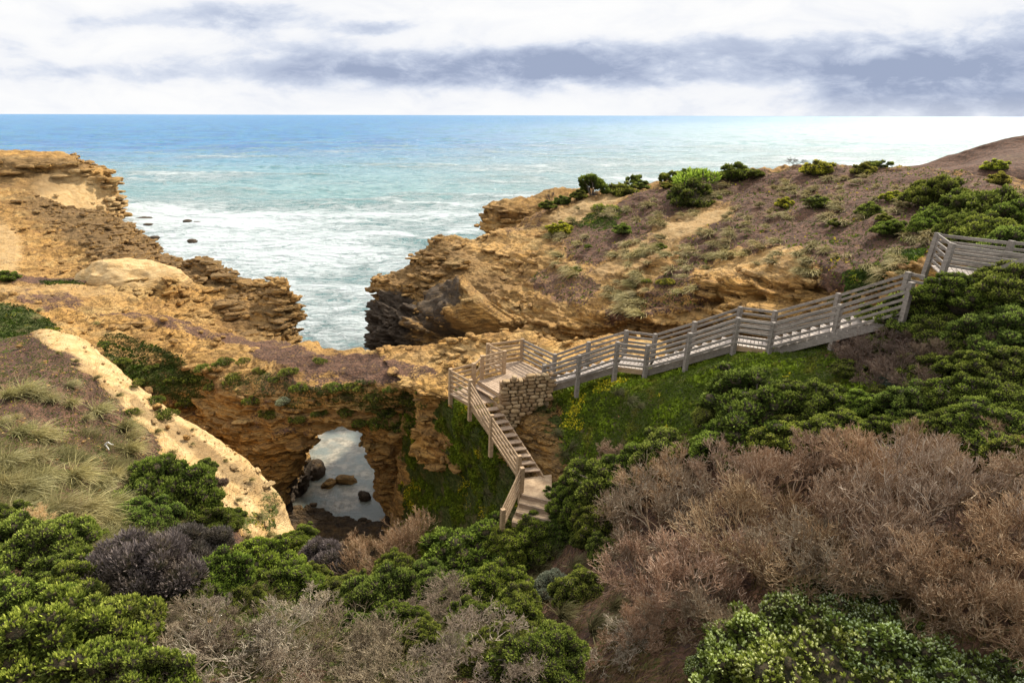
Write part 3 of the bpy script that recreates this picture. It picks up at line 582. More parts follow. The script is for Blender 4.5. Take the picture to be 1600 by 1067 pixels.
for i, j in ((2, 3), (5, 6)):
    for s in (0, 1):
        mb = MB(); mb.bar(E[i][s]-np.array([0, 0, .13]), E[j][s]-np.array([0, 0, .13]), 0.05, 0.18); mb.build('joist', WARMWOOD, us, loc=tuple(us.location))
# --- platform
PL = dict(d=post_at(753.6, 555.4, Z0), c=post_at(788.4, 547.6, Z0), l=post_at(762.8, 536.4, Z0), b=post_at(816.6, 529.2, Z0))
pf = empty('viewing_platform', tuple(PL['c']['f'])); tag(pf, 'small timber viewing platform with rails behind the stone wall', 'platform', 'timber walkway down to the arch')
for q in PL.values(): make_post(pf, q, WARMWOOD, dirp)
rails(pf, PL['d'], PL['c'], WARMWOOD); rails(pf, PL['c'], PL['l'], WARMWOOD); rails(pf, PL['l'], PL['b'], WARMWOOD); rails(pf, PL['b'], N['f0'], GREYWOOD)
fr = [Pz(746.5, 595, Z0), Pz(781, 616, Z0)]
boards(pf, (fr[0], PL['c']['f']*0+Pz(790, 583, Z0), Pz(862, 606, Z0), fr[1]), DECKWARM, 0.12)
boards(pf, (Pz(790, 583, Z0-0.004), Pz(817, 565, Z0-0.004), Pz(871, 590, Z0-0.004), Pz(862, 606, Z0-0.004)), DECKWARM, 0.12)
boards(pf, (Pz(765, 571, Z0-0.008), Pz(816, 563, Z0-0.008), Pz(817, 566, Z0-0.008), Pz(789, 584, Z0-0.008)), DECKWARM, 0.12)
mb = MB(); mb.bar(fr[0]-np.array([0, 0, .12]), fr[1]-np.array([0, 0, .12]), .05, .14); mb.build('joist', WARMWOOD, pf, loc=tuple(pf.location))
# --- lower staircase
LP = dict(e=post_at(740.5, 567.2, Z0-0.1, .45), f=post_at(704.4, 575.8, ZD, .55), g=post_at(735.3, 592.8, ZD, .75), h=post_at(768.7, 648, 12.05, .75), i=post_at(811.5, 711.5, 11.1, .5), j=post_at(816, 730, 10.95, .45), k=post_at(786, 795, 10.1, .3))
ls = empty('lower_staircase', tuple(LP['g']['f'])); tag(ls, 'steep brown timber stairs with ten treads dropping below the platform', 'staircase', 'timber walkway down to the arch')
for q in LP.values(): make_post(ls, q, WARMWOOD, (0.5, -1, 0))
for a, c in (('e', 'f'), ('f', 'g'), ('g', 'h'), ('h', 'i'), ('j', 'k')): rails(ls, LP[a], LP[c], WARMWOOD, side=0.04)
rails(ls, PL['d'], LP['e'], WARMWOOD, heights=[.25, .6, 1.0])
tread0 = [Pz(742, 601, Z0-.17), Pz(776, 620, Z0-.17)]
mb = MB(); dv = unit(np.cross(tread0[1]-tread0[0], (0, 0, 1)))
for j in (-.5, .5): mb.bar(tread0[0]+dv*j*.19, tread0[1]+dv*j*.19, .18, .045)
mb.build('tread', DECKWARM, ls, loc=tuple(ls.location))
boards(ls, (Pz(703, 615, ZD), Pz(741, 600, ZD), Pz(773, 627, ZD), Pz(738, 633, ZD)), DECKWARM, 0.13)
for a, c in (((703, 615), (737, 634)),):
    mb = MB(); mb.bar(Pz(*a, ZD-.16), Pz(*c, ZD-.16), .05, .18); mb.build('joist', WARMWOOD, ls, loc=tuple(ls.location))
Lt, Lb, Rt, Rb = Pz(738, 633, ZD), Pz(818, 746, 11.03), Pz(773, 627, ZD), Pz(849, 744, 11.03)
flight(ls, Lt, Lb, Rt, Rb, ZD, 11.03, 11, DECKWARM, WARMWOOD, 0.30)
# --- earth steps with timber risers at the bottom
st = empty('earth_steps', tuple(Pz(830, 790, 10.6))); tag(st, 'four sandy steps with timber edges at the foot of the stairs', 'steps')
def sand_material():
    m, b, p = material('trodden_sand'); pos = b.node('ShaderNodeNewGeometry').outputs['Position']
    n = b.noise(pos, 3.0, 6, 0.65); f = b.noise(pos, 40.0, 4, 0.7)
    b.l.new(b.mix(b.mrange(b.add(b.mul(n, .6), b.mul(f, .4)), 0.38, 0.62), (0.30, 0.20, 0.12), (0.52, 0.375, 0.235)), p.inputs['Base Color']); p.inputs['Roughness'].default_value = 0.95
    b.l.new(b.bump(b.add(n, b.mul(f, .3)), 0.6, 0.04), p.inputs['Normal']); return m
SAND = sand_material()
edges = [((816, 747), (862, 741), 11.05), ((815, 771), (862, 782), 11.0), ((811, 784), (861, 797), 10.83), ((806, 798), (861, 812), 10.66), ((800, 813), (858, 829), 10.49)]
for k in range(1, len(edges)):
    a0, b0, zz0 = edges[k-1]; a1, b1, zz1 = edges[k]; zt = zz1; zb = zt-0.45
    pa = [Pz(*a0, zt), Pz(*b0, zt), Pz(*b1, zt), Pz(*a1, zt)]
    if k > 1: pa[0] = pa[0]; 
    g = 14; Vv = []; Ff = []
    for i in range(g+1):
        for j in range(g+1):
            s_, t_ = i/g, j/g; q = (pa[0]*(1-s_)+pa[3]*s_)*(1-t_)+(pa[1]*(1-s_)+pa[2]*s_)*t_
            q = q.copy(); q[2] += 0.02*math.sin(q[0]*5+k)*math.cos(q[1]*6) if 0 < i < g else 0; Vv.append(q)
    for i in range(g):
        for j in range(g): a_ = i*(g+1)+j; Ff.append((a_, a_+g+1, a_+g+2, a_+1))
    mb = MB(); mb.add(Vv, Ff); dn = np.array([0, 0, -.9]); ins_ = .015
    cc = sum(pa)/4; lo = [q+(cc-q)*ins_-np.array([0, 0, .03]) for q in pa]; mb.add([q+dn for q in lo]+lo, [(3, 2, 1, 0), (0, 1, 5, 4), (1, 2, 6, 5), (2, 3, 7, 6), (3, 0, 4, 7), (4, 5, 6, 7)])
    c0, c1 = pa[3]-np.array([0, 0, .45]), pa[2]-np.array([0, 0, .45])
    mb.build('step', SAND, st, loc=tuple(st.location))
    mb = MB(); e0, e1 = pa[3]-np.array([0, .03, .10]), pa[2]-np.array([0, .03, .10]); mb.bar(e0, e1, .06, .19); mb.build('riser', DECKWARM, st, bevel=.008, loc=tuple(st.location))
# --- upper landing at the right edge
A_, B_, C_, D_ = post_at(1466, 364, 19.3, .5, lean=.12), post_at(1489, 380, 19.3, .4, lean=.12), post_at(1582, 376, 19.3, .3, lean=.12), post_at(1700, 408, 19.3, .4)
C2, G2 = post_at(1720, 388, 19.3), post_at(1640, 398, 19.0)
ul = empty('upper_landing', tuple(B_['f'])); tag(ul, 'grey timber landing with high rails at the right edge above the bushes', 'landing', 'timber walkway down to the arch')
for q in (A_, B_, C_, D_, C2): make_post(ul, q, GREYWOOD, dirp)
rails(ul, A_, B_, GREYWOOD); rails(ul, A_, C_, GREYWOOD); rails(ul, B_, D_, GREYWOOD); rails(ul, C_, C2, GREYWOOD)
boards(ul, (A_['f'], C2['f'], D_['f'], B_['f']), DECKGREY)
mb = MB(); mb.bar(Pz(1560, 420, 19.9), Pz(1605, 404, 20.3), .06, .12); mb.build('brace', GREYWOOD, ul, loc=tuple(ul.location))
rails(ul, N['f8'], post_at(1446, 430, Z3), GREYWOOD, side=-.05)
# --- dry stone wall
def stone_material():
    m, b, p = material('fieldstone'); pos = b.node('ShaderNodeNewGeometry').outputs['Position']; isl = b.node('ShaderNodeNewGeometry').outputs['Random Per Island']
    n = b.noise(pos, 5.0, 5, 0.65); f = b.noise(pos, 22.0, 5, 0.7)
    c = b.ramp(isl, [(0.0, (0.22, 0.135, 0.065)), (0.5, (0.36, 0.24, 0.12)), (1.0, (0.46, 0.33, 0.185))])
    c = b.mix(b.mul(b.mrange(n, .45, .65), .6), c, (0.20, 0.135, 0.08)); c = b.mix(b.mul(b.mrange(f, .5, .66), .6), c, (0.12, 0.085, 0.055))
    b.l.new(c, p.inputs['Base Color']); p.inputs['Roughness'].default_value = .95; b.l.new(b.bump(b.add(n, b.mul(f, .5)), .8, .05), p.inputs['Normal']); return m
STONE = stone_material()
def ico(sub=2):
    import bmesh
    bm = bmesh.new(); bmesh.ops.create_icosphere(bm, subdivisions=sub, radius=1.0)
    V = np.array([q.co[:] for q in bm.verts]); Fq = np.array([[w.index for w in f.verts] for f in bm.faces]); bm.free(); return V, Fq
ICO2, ICO3, ICO4 = ico(2), ico(3), ico(4)
def boxy(V, k=0.55):
    m = np.abs(V).max(axis=1, keepdims=True); return V*(1-k)+V/m*0.8*k
def stone_wall():
    rs = np.random.RandomState(8); p0 = Pz(782, 616, Z0)+np.array([0.02, -.1, 0]); p1 = Pz(858, 609, Z0)+np.array([0, -.1, 0]); d = unit((p1-p0)*np.array([1, 1, 0])); n_ = np.cross(d, (0, 0, 1)); L = np.linalg.norm((p1-p0)[:2])
    VV = []; FF = []; cnt = 0; z = 11.9
    while z < 14.05:
        h = rs.uniform(.12, .20); s = rs.uniform(-.1, .1)-max(0, (13.3-z))*0.1
        right = L*(1 if z > 12.9 else max(0.25, 1-(12.9-z)*0.9))
        while s < right:
            w = rs.uniform(.18, .42)
            if z < 13.95 or rs.rand() < .75:
                V = boxy(ICO3[0], .55)*np.array([w*.54, rs.uniform(.14, .20), h*.56]); V = V*(1+0.22*fbm(ICO3[0]*1.6+rs.rand(3)*50, 3, 3)[:, None])
                a = rs.uniform(-.12, .12); c = p0+d*(s+w/2)+n_*(rs.uniform(-.05, .05)+(14-z)*.08); c[2] = z+h/2
                V = np.stack([V[:, 0]*math.cos(a)-V[:, 2]*math.sin(a), V[:, 1], V[:, 0]*math.sin(a)+V[:, 2]*math.cos(a)], 1)
                Wd = c+V[:, :1]*d+V[:, 1:2]*n_+V[:, 2:3]*np.array([0, 0, 1]); VV.append(Wd); FF.append(ICO3[1]+cnt); cnt += len(V)
            s += w
        z += h*0.98
    me = mesh_np('stone_wall', np.concatenate(VV), np.concatenate(FF), STONE); o = link(bpy.data.objects.new('stone_wall', me))
    tag(o, 'low dry stone wall of rounded ochre stones at the front of the platform', 'wall')
    mb = MB(); 
    a = p0-n_*-.0; q0 = p0+n_*-.16; q1 = p1+n_*-.16
    mb.bar((q0[0], q0[1], 12.9), (q1[0], q1[1], 12.9), .26, 1.9); c = mb.build('core', SAND, o)
stone_wall()
# rock cutting right of the lower stairs
c1 = row((774, 655, 24.4), (798, 680, 23.7), (821, 712, 22.8), (846, 752, 21.8), (868, 790, 21.0), (880, 830, 20.4))
c2 = row((779, 640, 24.7), (806, 650, 24.1), (832, 676, 23.2), (858, 716, 22.2), (876, 752, 21.4), (886, 800, 20.7))
c3 = row((790, 630, 24.9), (822, 640, 24.3), (846, 662, 23.5), (868, 696, 22.6), (886, 732, 21.7), (897, 780, 20.9))
c4 = row((815, 622, 25.2), (855, 632, 24.5), (880, 655, 23.7), (900, 690, 22.8), (915, 726, 21.9), (925, 780, 21))
loft('rock_cutting', [drop(c1, -.1, None, -1), c1, c2, c3, c4, drop(c4, .4, None, -.8)], 260, 150, amp=0.28, strata=0.35, base=dict(crust=.75, soil=.15), masks=[('moss', 800, 665, 20, 12, 40, .5), ('moss', 890, 700, 30, 60, -20, .6), ('moss', 840, 640, 30, 12, 20, .5)], seed=91, fscale=1.6, label='rough rock cutting to the right of the lower stairs')
# ------------------------------------------------------------------ vegetation builders
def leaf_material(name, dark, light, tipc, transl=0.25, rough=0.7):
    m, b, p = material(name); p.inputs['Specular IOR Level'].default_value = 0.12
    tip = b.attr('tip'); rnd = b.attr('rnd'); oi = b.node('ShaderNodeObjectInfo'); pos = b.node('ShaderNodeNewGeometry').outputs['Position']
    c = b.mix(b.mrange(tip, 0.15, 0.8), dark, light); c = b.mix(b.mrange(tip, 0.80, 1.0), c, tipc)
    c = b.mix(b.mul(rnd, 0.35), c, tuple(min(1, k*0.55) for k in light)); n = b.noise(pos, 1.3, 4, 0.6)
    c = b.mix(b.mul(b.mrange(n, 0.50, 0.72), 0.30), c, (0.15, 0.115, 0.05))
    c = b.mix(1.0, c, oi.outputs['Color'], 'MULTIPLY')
    b.l.new(c, p.inputs['Base Color']); p.inputs['Roughness'].default_value = rough
    if transl:
        tr = b.node('ShaderNodeBsdfTranslucent'); b.l.new(b.mix(0.3, c, (0.5, 0.6, 0.1), 'MULTIPLY') if False else c, tr.inputs['Color'])
        ms = b.node('ShaderNodeMixShader'); ms.inputs[0].default_value = transl; out = m.node_tree.nodes['Material Output']
        b.l.new(p.outputs[0], ms.inputs[1]); b.l.new(tr.outputs[0], ms.inputs[2]); b.l.new(ms.outputs[0], out.inputs[0])
    return m
def wood_twig_material(name, c1, c2, c3):
    m, b, p = material(name)
    rnd = b.attr('rnd'); oi = b.node('ShaderNodeObjectInfo'); pos = b.node('ShaderNodeNewGeometry').outputs['Position']
    c = b.mix(b.mrange(b.noise(pos, 1.1, 4, 0.6), 0.4, 0.62), c1, c2); c = b.mix(b.mrange(rnd, 0.55, 1.0), c, c3)
    c = b.mix(1.0, c, oi.outputs['Color'], 'MULTIPLY'); b.l.new(c, p.inputs['Base Color']); p.inputs['Roughness'].default_value = 0.85
    return m
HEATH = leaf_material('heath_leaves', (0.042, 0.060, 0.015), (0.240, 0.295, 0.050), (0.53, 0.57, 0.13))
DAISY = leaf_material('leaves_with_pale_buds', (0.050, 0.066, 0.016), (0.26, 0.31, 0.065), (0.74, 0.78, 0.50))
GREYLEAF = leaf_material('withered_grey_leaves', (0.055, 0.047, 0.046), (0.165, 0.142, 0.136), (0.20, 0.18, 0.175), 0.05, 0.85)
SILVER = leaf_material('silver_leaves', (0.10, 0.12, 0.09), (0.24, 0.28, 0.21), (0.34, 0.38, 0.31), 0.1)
DRYTWIG = wood_twig_material('dead_brown_twigs', (0.245, 0.150, 0.088), (0.375, 0.245, 0.150), (0.56, 0.43, 0.31))
GREYTWIG = wood_twig_material('dead_grey_twigs', (0.165, 0.128, 0.095), (0.30, 0.245, 0.185), (0.46, 0.395, 0.325))
BARK = wood_twig_material('dark_bark', (0.055, 0.040, 0.030), (0.11, 0.085, 0.065), (0.16, 0.13, 0.11))
STRAW = leaf_material('tussock_blades', (0.13, 0.12, 0.055), (0.36, 0.32, 0.16), (0.62, 0.56, 0.36), 0.2, 0.7)
COVER = leaf_material('creeping_leaves', (0.030, 0.055, 0.010), (0.115, 0.19, 0.022), (0.38, 0.38, 0.035))
def nrm(a): return a/np.maximum(np.linalg.norm(a, axis=-1, keepdims=True), 1e-9)
def leaves_mesh(name, P0, D, L, Wd, tip, rnd, mat, rs, tri=False):
    """one folded diamond leaf per row"""
    n = len(P0); side = nrm(np.cross(D, rs.normal(size=(n, 3)))); s = side*Wd[:, None]
    mid = P0+D*(L*0.5)[:, None]; end = P0+D*L[:, None]
    V = np.stack([P0, mid+s, end, mid-s], 1).reshape(-1, 3); Q = np.arange(4*n).reshape(n, 4)
    return mesh_np(name, V, Q, mat, dict(tip=np.repeat(tip, 4), rnd=np.repeat(rnd, 4)), smooth=False)
def lobes_dome(rs, n, r0=0.30, H=0.85, irr=0.32):
    out = []; tries = 0; ph1, ph2 = rs.rand(2)*6.28
    while len(out) < n and tries < n*60:
        tries += 1
        a = rs.uniform(0, 2*math.pi); h = rs.uniform(-0.05, 1.0); rad = math.sqrt(max(0, 1-h*h)); r = r0*rs.uniform(.65, 1.35); k = 0.96-r*rs.uniform(.35, .75)
        k *= 1+irr*math.sin(a*2+ph1)*.5+irr*math.sin(a*3+ph2)*.5; c = np.array([math.cos(a)*rad*k, math.sin(a)*rad*k, max(0.06, h*H*k)])*rs.uniform(.82, 1.12)
        if all(np.linalg.norm(c-o[0]) > 0.55*min(r, o[1]) for o in out): out.append((c, r))
    return out
def tube_mesh_arrays(segs, k=3):
    """segs: rows (ax,ay,az,bx,by,bz,ra,rb)"""
    S_ = np.array(segs); a, b_, ra, rb = S_[:, :3], S_[:, 3:6], S_[:, 6], S_[:, 7]
    d = nrm(b_-a); x = nrm(np.cross(d, np.array([0.31, 0.52, 0.79]))); y = np.cross(d, x); V = []
    for c, r in ((a, ra), (b_, rb)):
        for j in range(k): t = 2*math.pi*j/k; V.append(c+(x*math.cos(t)+y*math.sin(t))*r[:, None])
    V = np.stack(V, 1); n = len(S_); base = np.arange(n)[:, None]*2*k; Q = []
    for j in range(k): j2 = (j+1) % k; Q.append(np.concatenate([base+j, base+j2, base+k+j2, base+k+j], 1))
    return V.reshape(-1, 3), np.stack(Q, 1).reshape(-1, 4)
def stems_mesh(name, rs, lobes, mat, rad=0.03, extra=90):
    segs = []
    for c, r in lobes:
        mid = c*np.array([.45, .45, .5])+rs.normal(0, .05, 3); base = np.array([c[0]*.06, c[1]*.06, -0.35])
        segs += [(*base, *mid, rad, rad*.6), (*mid, *c, rad*.6, rad*.25)]
        for _ in range(extra//max(1, len(lobes))+2):
            e = c+nrm(rs.normal(size=3))*r*rs.uniform(.7, 1.0); segs.append((*(mid*.4+c*.6), *e, rad*.25, rad*.10))
    V, Q = tube_mesh_arrays(segs); return mesh_np(name, V, Q, mat, dict(rnd=np.repeat(rs.rand(len(segs)), 6)))
def shrub_proto(seed, mat, n_lobes=34, r0=0.30, H=0.8, tuft=0.05, leaf=0.05, K=9, wid=0.16, lift=0.55, spread=0.75, bud=0.0, core=True, gap=0.0, stem_mat=None):
    rs = np.random.RandomState(seed); lobes = lobes_dome(rs, n_lobes, r0, H)
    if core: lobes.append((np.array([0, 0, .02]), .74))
    C = np.array([c for c, r in lobes]); Rr_ = np.array([r for c, r in lobes]); P0s, Ns, T, CP = [], [], [], []
    for i, (c, r) in enumerate(lobes):
        sq = rs.uniform(.7, .95); m = int(4*math.pi*r*r/(tuft*tuft)*0.8); d = nrm(rs.normal(size=(m, 3))); rr = r*(1+0.13*fbm(d*2.2+i*7, 2, seed))*rs.uniform(.78, 1.04, m)
        p = c+d*rr[:, None]*np.array([1, 1, sq]); dist = np.linalg.norm((p[:, None]-C[None]), axis=2)/Rr_[None]; dist[:, i] = 9
        keep = (dist.min(axis=1) > 0.80) & (p[:, 2] > -0.05) & (d[:, 2] > -0.55)
        if gap: keep &= (fbm(p*3.5, 2, seed+5) > -1+gap*1.3)
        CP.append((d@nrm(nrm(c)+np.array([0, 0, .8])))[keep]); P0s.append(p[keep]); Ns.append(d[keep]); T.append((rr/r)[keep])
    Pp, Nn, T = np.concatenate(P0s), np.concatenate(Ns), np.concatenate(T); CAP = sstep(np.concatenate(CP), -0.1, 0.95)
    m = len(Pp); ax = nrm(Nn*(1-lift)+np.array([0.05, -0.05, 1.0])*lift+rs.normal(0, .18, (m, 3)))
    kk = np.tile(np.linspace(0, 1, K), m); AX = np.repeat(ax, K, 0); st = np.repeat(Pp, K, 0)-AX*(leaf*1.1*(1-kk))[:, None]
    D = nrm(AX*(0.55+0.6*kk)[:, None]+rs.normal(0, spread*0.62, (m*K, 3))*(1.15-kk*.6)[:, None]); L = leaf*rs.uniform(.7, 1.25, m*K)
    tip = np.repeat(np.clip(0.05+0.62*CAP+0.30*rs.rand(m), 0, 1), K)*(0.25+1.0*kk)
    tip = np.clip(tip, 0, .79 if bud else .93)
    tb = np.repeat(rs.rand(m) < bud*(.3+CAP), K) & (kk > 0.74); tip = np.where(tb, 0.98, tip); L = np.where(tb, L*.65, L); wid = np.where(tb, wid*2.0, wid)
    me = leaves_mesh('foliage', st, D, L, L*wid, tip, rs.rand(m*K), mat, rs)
    stem = stems_mesh('stems', rs, lobes, stem_mat or BARK)
    parts = [('foliage', me), ('stems', stem)]
    if core:  # solid dark blobs added inside the crown to give it a shaded interior
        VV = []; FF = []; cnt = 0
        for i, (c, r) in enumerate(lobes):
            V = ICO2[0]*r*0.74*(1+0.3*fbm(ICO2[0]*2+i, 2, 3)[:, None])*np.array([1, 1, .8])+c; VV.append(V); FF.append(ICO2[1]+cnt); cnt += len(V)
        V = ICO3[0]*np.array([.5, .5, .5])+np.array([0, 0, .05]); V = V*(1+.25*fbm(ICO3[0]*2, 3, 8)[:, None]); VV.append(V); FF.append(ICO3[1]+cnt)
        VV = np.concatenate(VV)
        parts.append(('shade_core', mesh_np('shade_core', VV, np.concatenate(FF), CORE, dict(rnd=np.zeros(len(VV))), smooth=False)))
    return parts
def core_material():  # near-black colour standing in for the shade deep inside a shrub
    m, b, p = material('shade_core'); pos = b.node('ShaderNodeTexCoord').outputs['Object']; n = b.noise(pos, 14.0, 5, 0.7)
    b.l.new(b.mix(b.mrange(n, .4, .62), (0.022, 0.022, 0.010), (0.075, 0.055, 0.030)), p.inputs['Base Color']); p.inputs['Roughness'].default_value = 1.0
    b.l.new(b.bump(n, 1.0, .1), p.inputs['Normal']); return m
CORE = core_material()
def dead_proto(seed, mat, levels=6, spread=0.62, tipr=0.0045, wind=(0.25, 0.1, 0), H=0.95, kids=(3, 4), n0=7, crook=0.22, curl=0.25, L0=.36):
    rs = np.random.RandomState(seed); segs = []; rnds = []
    stack = []
    for i in range(n0):
        a = 2*math.pi*(i+rs.rand()*.7)/n0; t = rs.uniform(.35, 1.1); d = nrm(np.array([math.cos(a)*math.sin(t), math.sin(a)*math.sin(t), math.cos(t)*H])); stack.append((np.array([math.cos(a)*.05, math.sin(a)*.05, -.15]), d, L0*rs.uniform(.8, 1.15), 0.026, 0))
    wv = np.array(wind)
    while stack:
        p, d, L, r, lv = stack.pop(); ns = 3 if lv < 3 else 2; rv = rs.rand(); r_end = max(tipr*.7, r*.58)
        for s in range(ns):
            d = nrm(d+rs.normal(0, crook, 3)+wv*.05+np.array([0, 0, curl*.3 if lv > 2 else 0])); q = p+d*L/ns; ra = r+(r_end-r)*s/ns; rb = r+(r_end-r)*(s+1)/ns
            segs.append((*p, *q, ra, rb)); rnds.append(rv); p = q
            if lv >= 2 and s < ns-1 and rs.rand() < .55 and lv < levels:
                stack.append((p, nrm(d+rs.normal(0, spread, 3)+np.array([0, 0, .2])), L*.7, r_end*.8, lv+1))
        if lv < levels:
            for _ in range(rs.randint(kids[0], kids[1]+1) if lv < 2 else rs.randint(2, 4)):
                nd = nrm(d+rs.normal(0, spread, 3)+np.array([0, 0, .16])+wv*.25); stack.append((p, nd, L*rs.uniform(.60, .86), r_end, lv+1))
    V, Q = tube_mesh_arrays(segs); V[:, 2] = np.where(V[:, 2] < -.15, -.15, V[:, 2])
    return [('branches', mesh_np('branches', V, Q, mat, dict(rnd=np.repeat(np.array(rnds), 6))))]
def blades(rs, base, dirs, L, wid, droop, nseg, tipv):
    """grass blades as bent strips"""
    n = len(base); side = nrm(np.cross(dirs, rs.normal(size=(n, 3)))); rows_ = []; p = base.copy(); d = dirs.copy()
    for s in range(nseg+1):
        w = wid*(1-(s/(nseg+.3))**1.5); rows_.append(np.stack([p-side*w[:, None], p+side*w[:, None]], 1))
        p = p+d*(L/nseg)[:, None]; d = nrm(d+droop)
    V = np.stack(rows_, 1)                              # n, nseg+1, 2, 3
    idx = np.arange(n)[:, None]*(nseg+1)*2; Q = []
    for s in range(nseg): Q.append(np.concatenate([idx+2*s, idx+2*s+1, idx+2*s+3, idx+2*s+2], 1))
    tip = np.tile(np.repeat(np.linspace(.15, .95, nseg+1), 2), n)*np.repeat(tipv, 2*(nseg+1))
    return V.reshape(-1, 3), np.stack(Q, 1).reshape(-1, 4), tip, np.repeat(rs.rand(n), 2*(nseg+1))
def tussock_proto(seed, n=260, wind=(0.16, -0.03, -0.16), L=1.0, w=.012):
    rs = np.random.RandomState(seed); a = rs.uniform(0, 6.28, n); t = np.abs(rs.normal(0, .55, n)); b0 = np.stack([np.cos(a)*rs.rand(n)*.16, np.sin(a)*rs.rand(n)*.16, np.full(n, -.08)], 1)
    d = nrm(np.stack([np.cos(a)*np.sin(t)+.35*wind[0]*4, np.sin(a)*np.sin(t), np.cos(t)], 1)); V, Q, tip, rnd = blades(rs, b0, d, L*rs.uniform(.5, 1.15, n), np.full(n, w), np.array([wind[0], wind[1], wind[2]])+rs.normal(0, .07, (n, 3)), 6, rs.uniform(.55, 1.05, n))
    return [('blades', mesh_np('blades', V, Q, STRAW, dict(tip=np.clip(tip, 0, 1), rnd=rnd), smooth=False))]

# depth buffer of the bare ground, used to seat plants on it
GC = 6; GW, GH = 2100//GC, 1300//GC; ZB = np.full((GH, GW), 1e9); ZI = np.zeros((GH, GW), int); ALLV = np.concatenate([t['V'] for t in TERR]); ALLN = np.concatenate([t['N'] for t in TERR])
_u, _v, _d = proj(ALLV); ok = (_d > 1) & (_u > -250) & (_u < 1840) & (_v > 150) & (_v < 1290); ii = np.where(ok)[0]
cx_, cy_ = ((_u[ii]+250)/GC).astype(int), (_v[ii]/GC).astype(int); o_ = np.argsort(-_d[ii]); ZB[cy_[o_], cx_[o_]] = _d[ii][o_]; ZI[cy_[o_], cx_[o_]] = ii[o_]
def ground(u, v, prefer=None):
    cx, cy = int((u+250)/GC), int(v/GC); best = None
    for r in range(0, 9):
        y0, y1, x0, x1 = max(0, cy-r), min(GH, cy+r+1), max(0, cx-r), min(GW, cx+r+1); sub = ZB[y0:y1, x0:x1]
        if (sub < 1e8).sum() >= (1 if r == 0 else 3):
            k = np.unravel_index(np.argmin(np.where(sub < 1e8, (np.abs(np.arange(y0, y1)-cy)[:, None]+np.abs(np.arange(x0, x1)-cx)[None])+0*sub, 1e9)), sub.shape); d = sub[k]; i = ZI[y0+k[0], x0+k[1]]
            return Pd(u, v, d), d, ALLN[i]
    raise RuntimeError('no ground at %s %s' % (u, v))
PROTO = {}
def proto(key):
    if key not in PROTO:
        kind, sd_ = key.split('-'); sd_ = int(sd_)
        mk = dict(
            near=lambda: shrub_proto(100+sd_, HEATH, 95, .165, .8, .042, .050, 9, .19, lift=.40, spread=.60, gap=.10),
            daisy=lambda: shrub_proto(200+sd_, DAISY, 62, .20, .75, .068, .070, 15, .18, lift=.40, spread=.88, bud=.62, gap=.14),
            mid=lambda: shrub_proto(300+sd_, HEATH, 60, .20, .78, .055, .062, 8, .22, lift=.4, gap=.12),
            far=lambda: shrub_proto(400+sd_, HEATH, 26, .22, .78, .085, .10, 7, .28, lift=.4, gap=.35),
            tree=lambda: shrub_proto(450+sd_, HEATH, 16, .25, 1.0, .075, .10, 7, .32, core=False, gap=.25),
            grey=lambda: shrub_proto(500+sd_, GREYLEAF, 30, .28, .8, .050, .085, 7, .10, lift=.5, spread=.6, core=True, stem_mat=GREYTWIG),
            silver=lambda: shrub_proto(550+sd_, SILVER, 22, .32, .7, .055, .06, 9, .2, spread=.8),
            dry=lambda: dead_proto(600+sd_, DRYTWIG, 6, .42, .0042, n0=8, crook=.15, curl=.4, kids=(3, 3), L0=.38),
            greydead=lambda: dead_proto(650+sd_, GREYTWIG, 6, .50, .0048, n0=6, crook=.24, curl=.3, kids=(2, 3), L0=.40),
            low=lambda: shrub_proto(700+sd_, HEATH, 16, .36, .5, .14, .17, 7, .14, core=False, gap=.45, spread=.9),
            bare=lambda: dead_proto(750+sd_, BARK, 4, .45, .008, n0=3, H=1.6),
            tus=lambda: tussock_proto(800+sd_), strm=lambda: tussock_proto(830+sd_, 130, (-0.20, -0.20, -0.24), 1.2, .040))[kind]
        PROTO[key] = mk()
    return PROTO[key]
NAME = dict(near='coastal_shrub', daisy='daisy_bush', mid='coastal_shrub', far='coastal_shrub', tree='coastal_tree', grey='withered_shrub', silver='saltbush', dry='dead_bush', greydead='dead_bush', low='cliff_plant', bare='bare_shrub', tus='grass_tussock', strm='grass_tussock')
CAT = dict(coastal_shrub='shrub', daisy_bush='bush', coastal_tree='tree', withered_shrub='shrub', saltbush='bush', dead_bush='dead bush', cliff_plant='plant', bare_shrub='shrub', grass_tussock='grass tussock')
prs = random.Random(17)
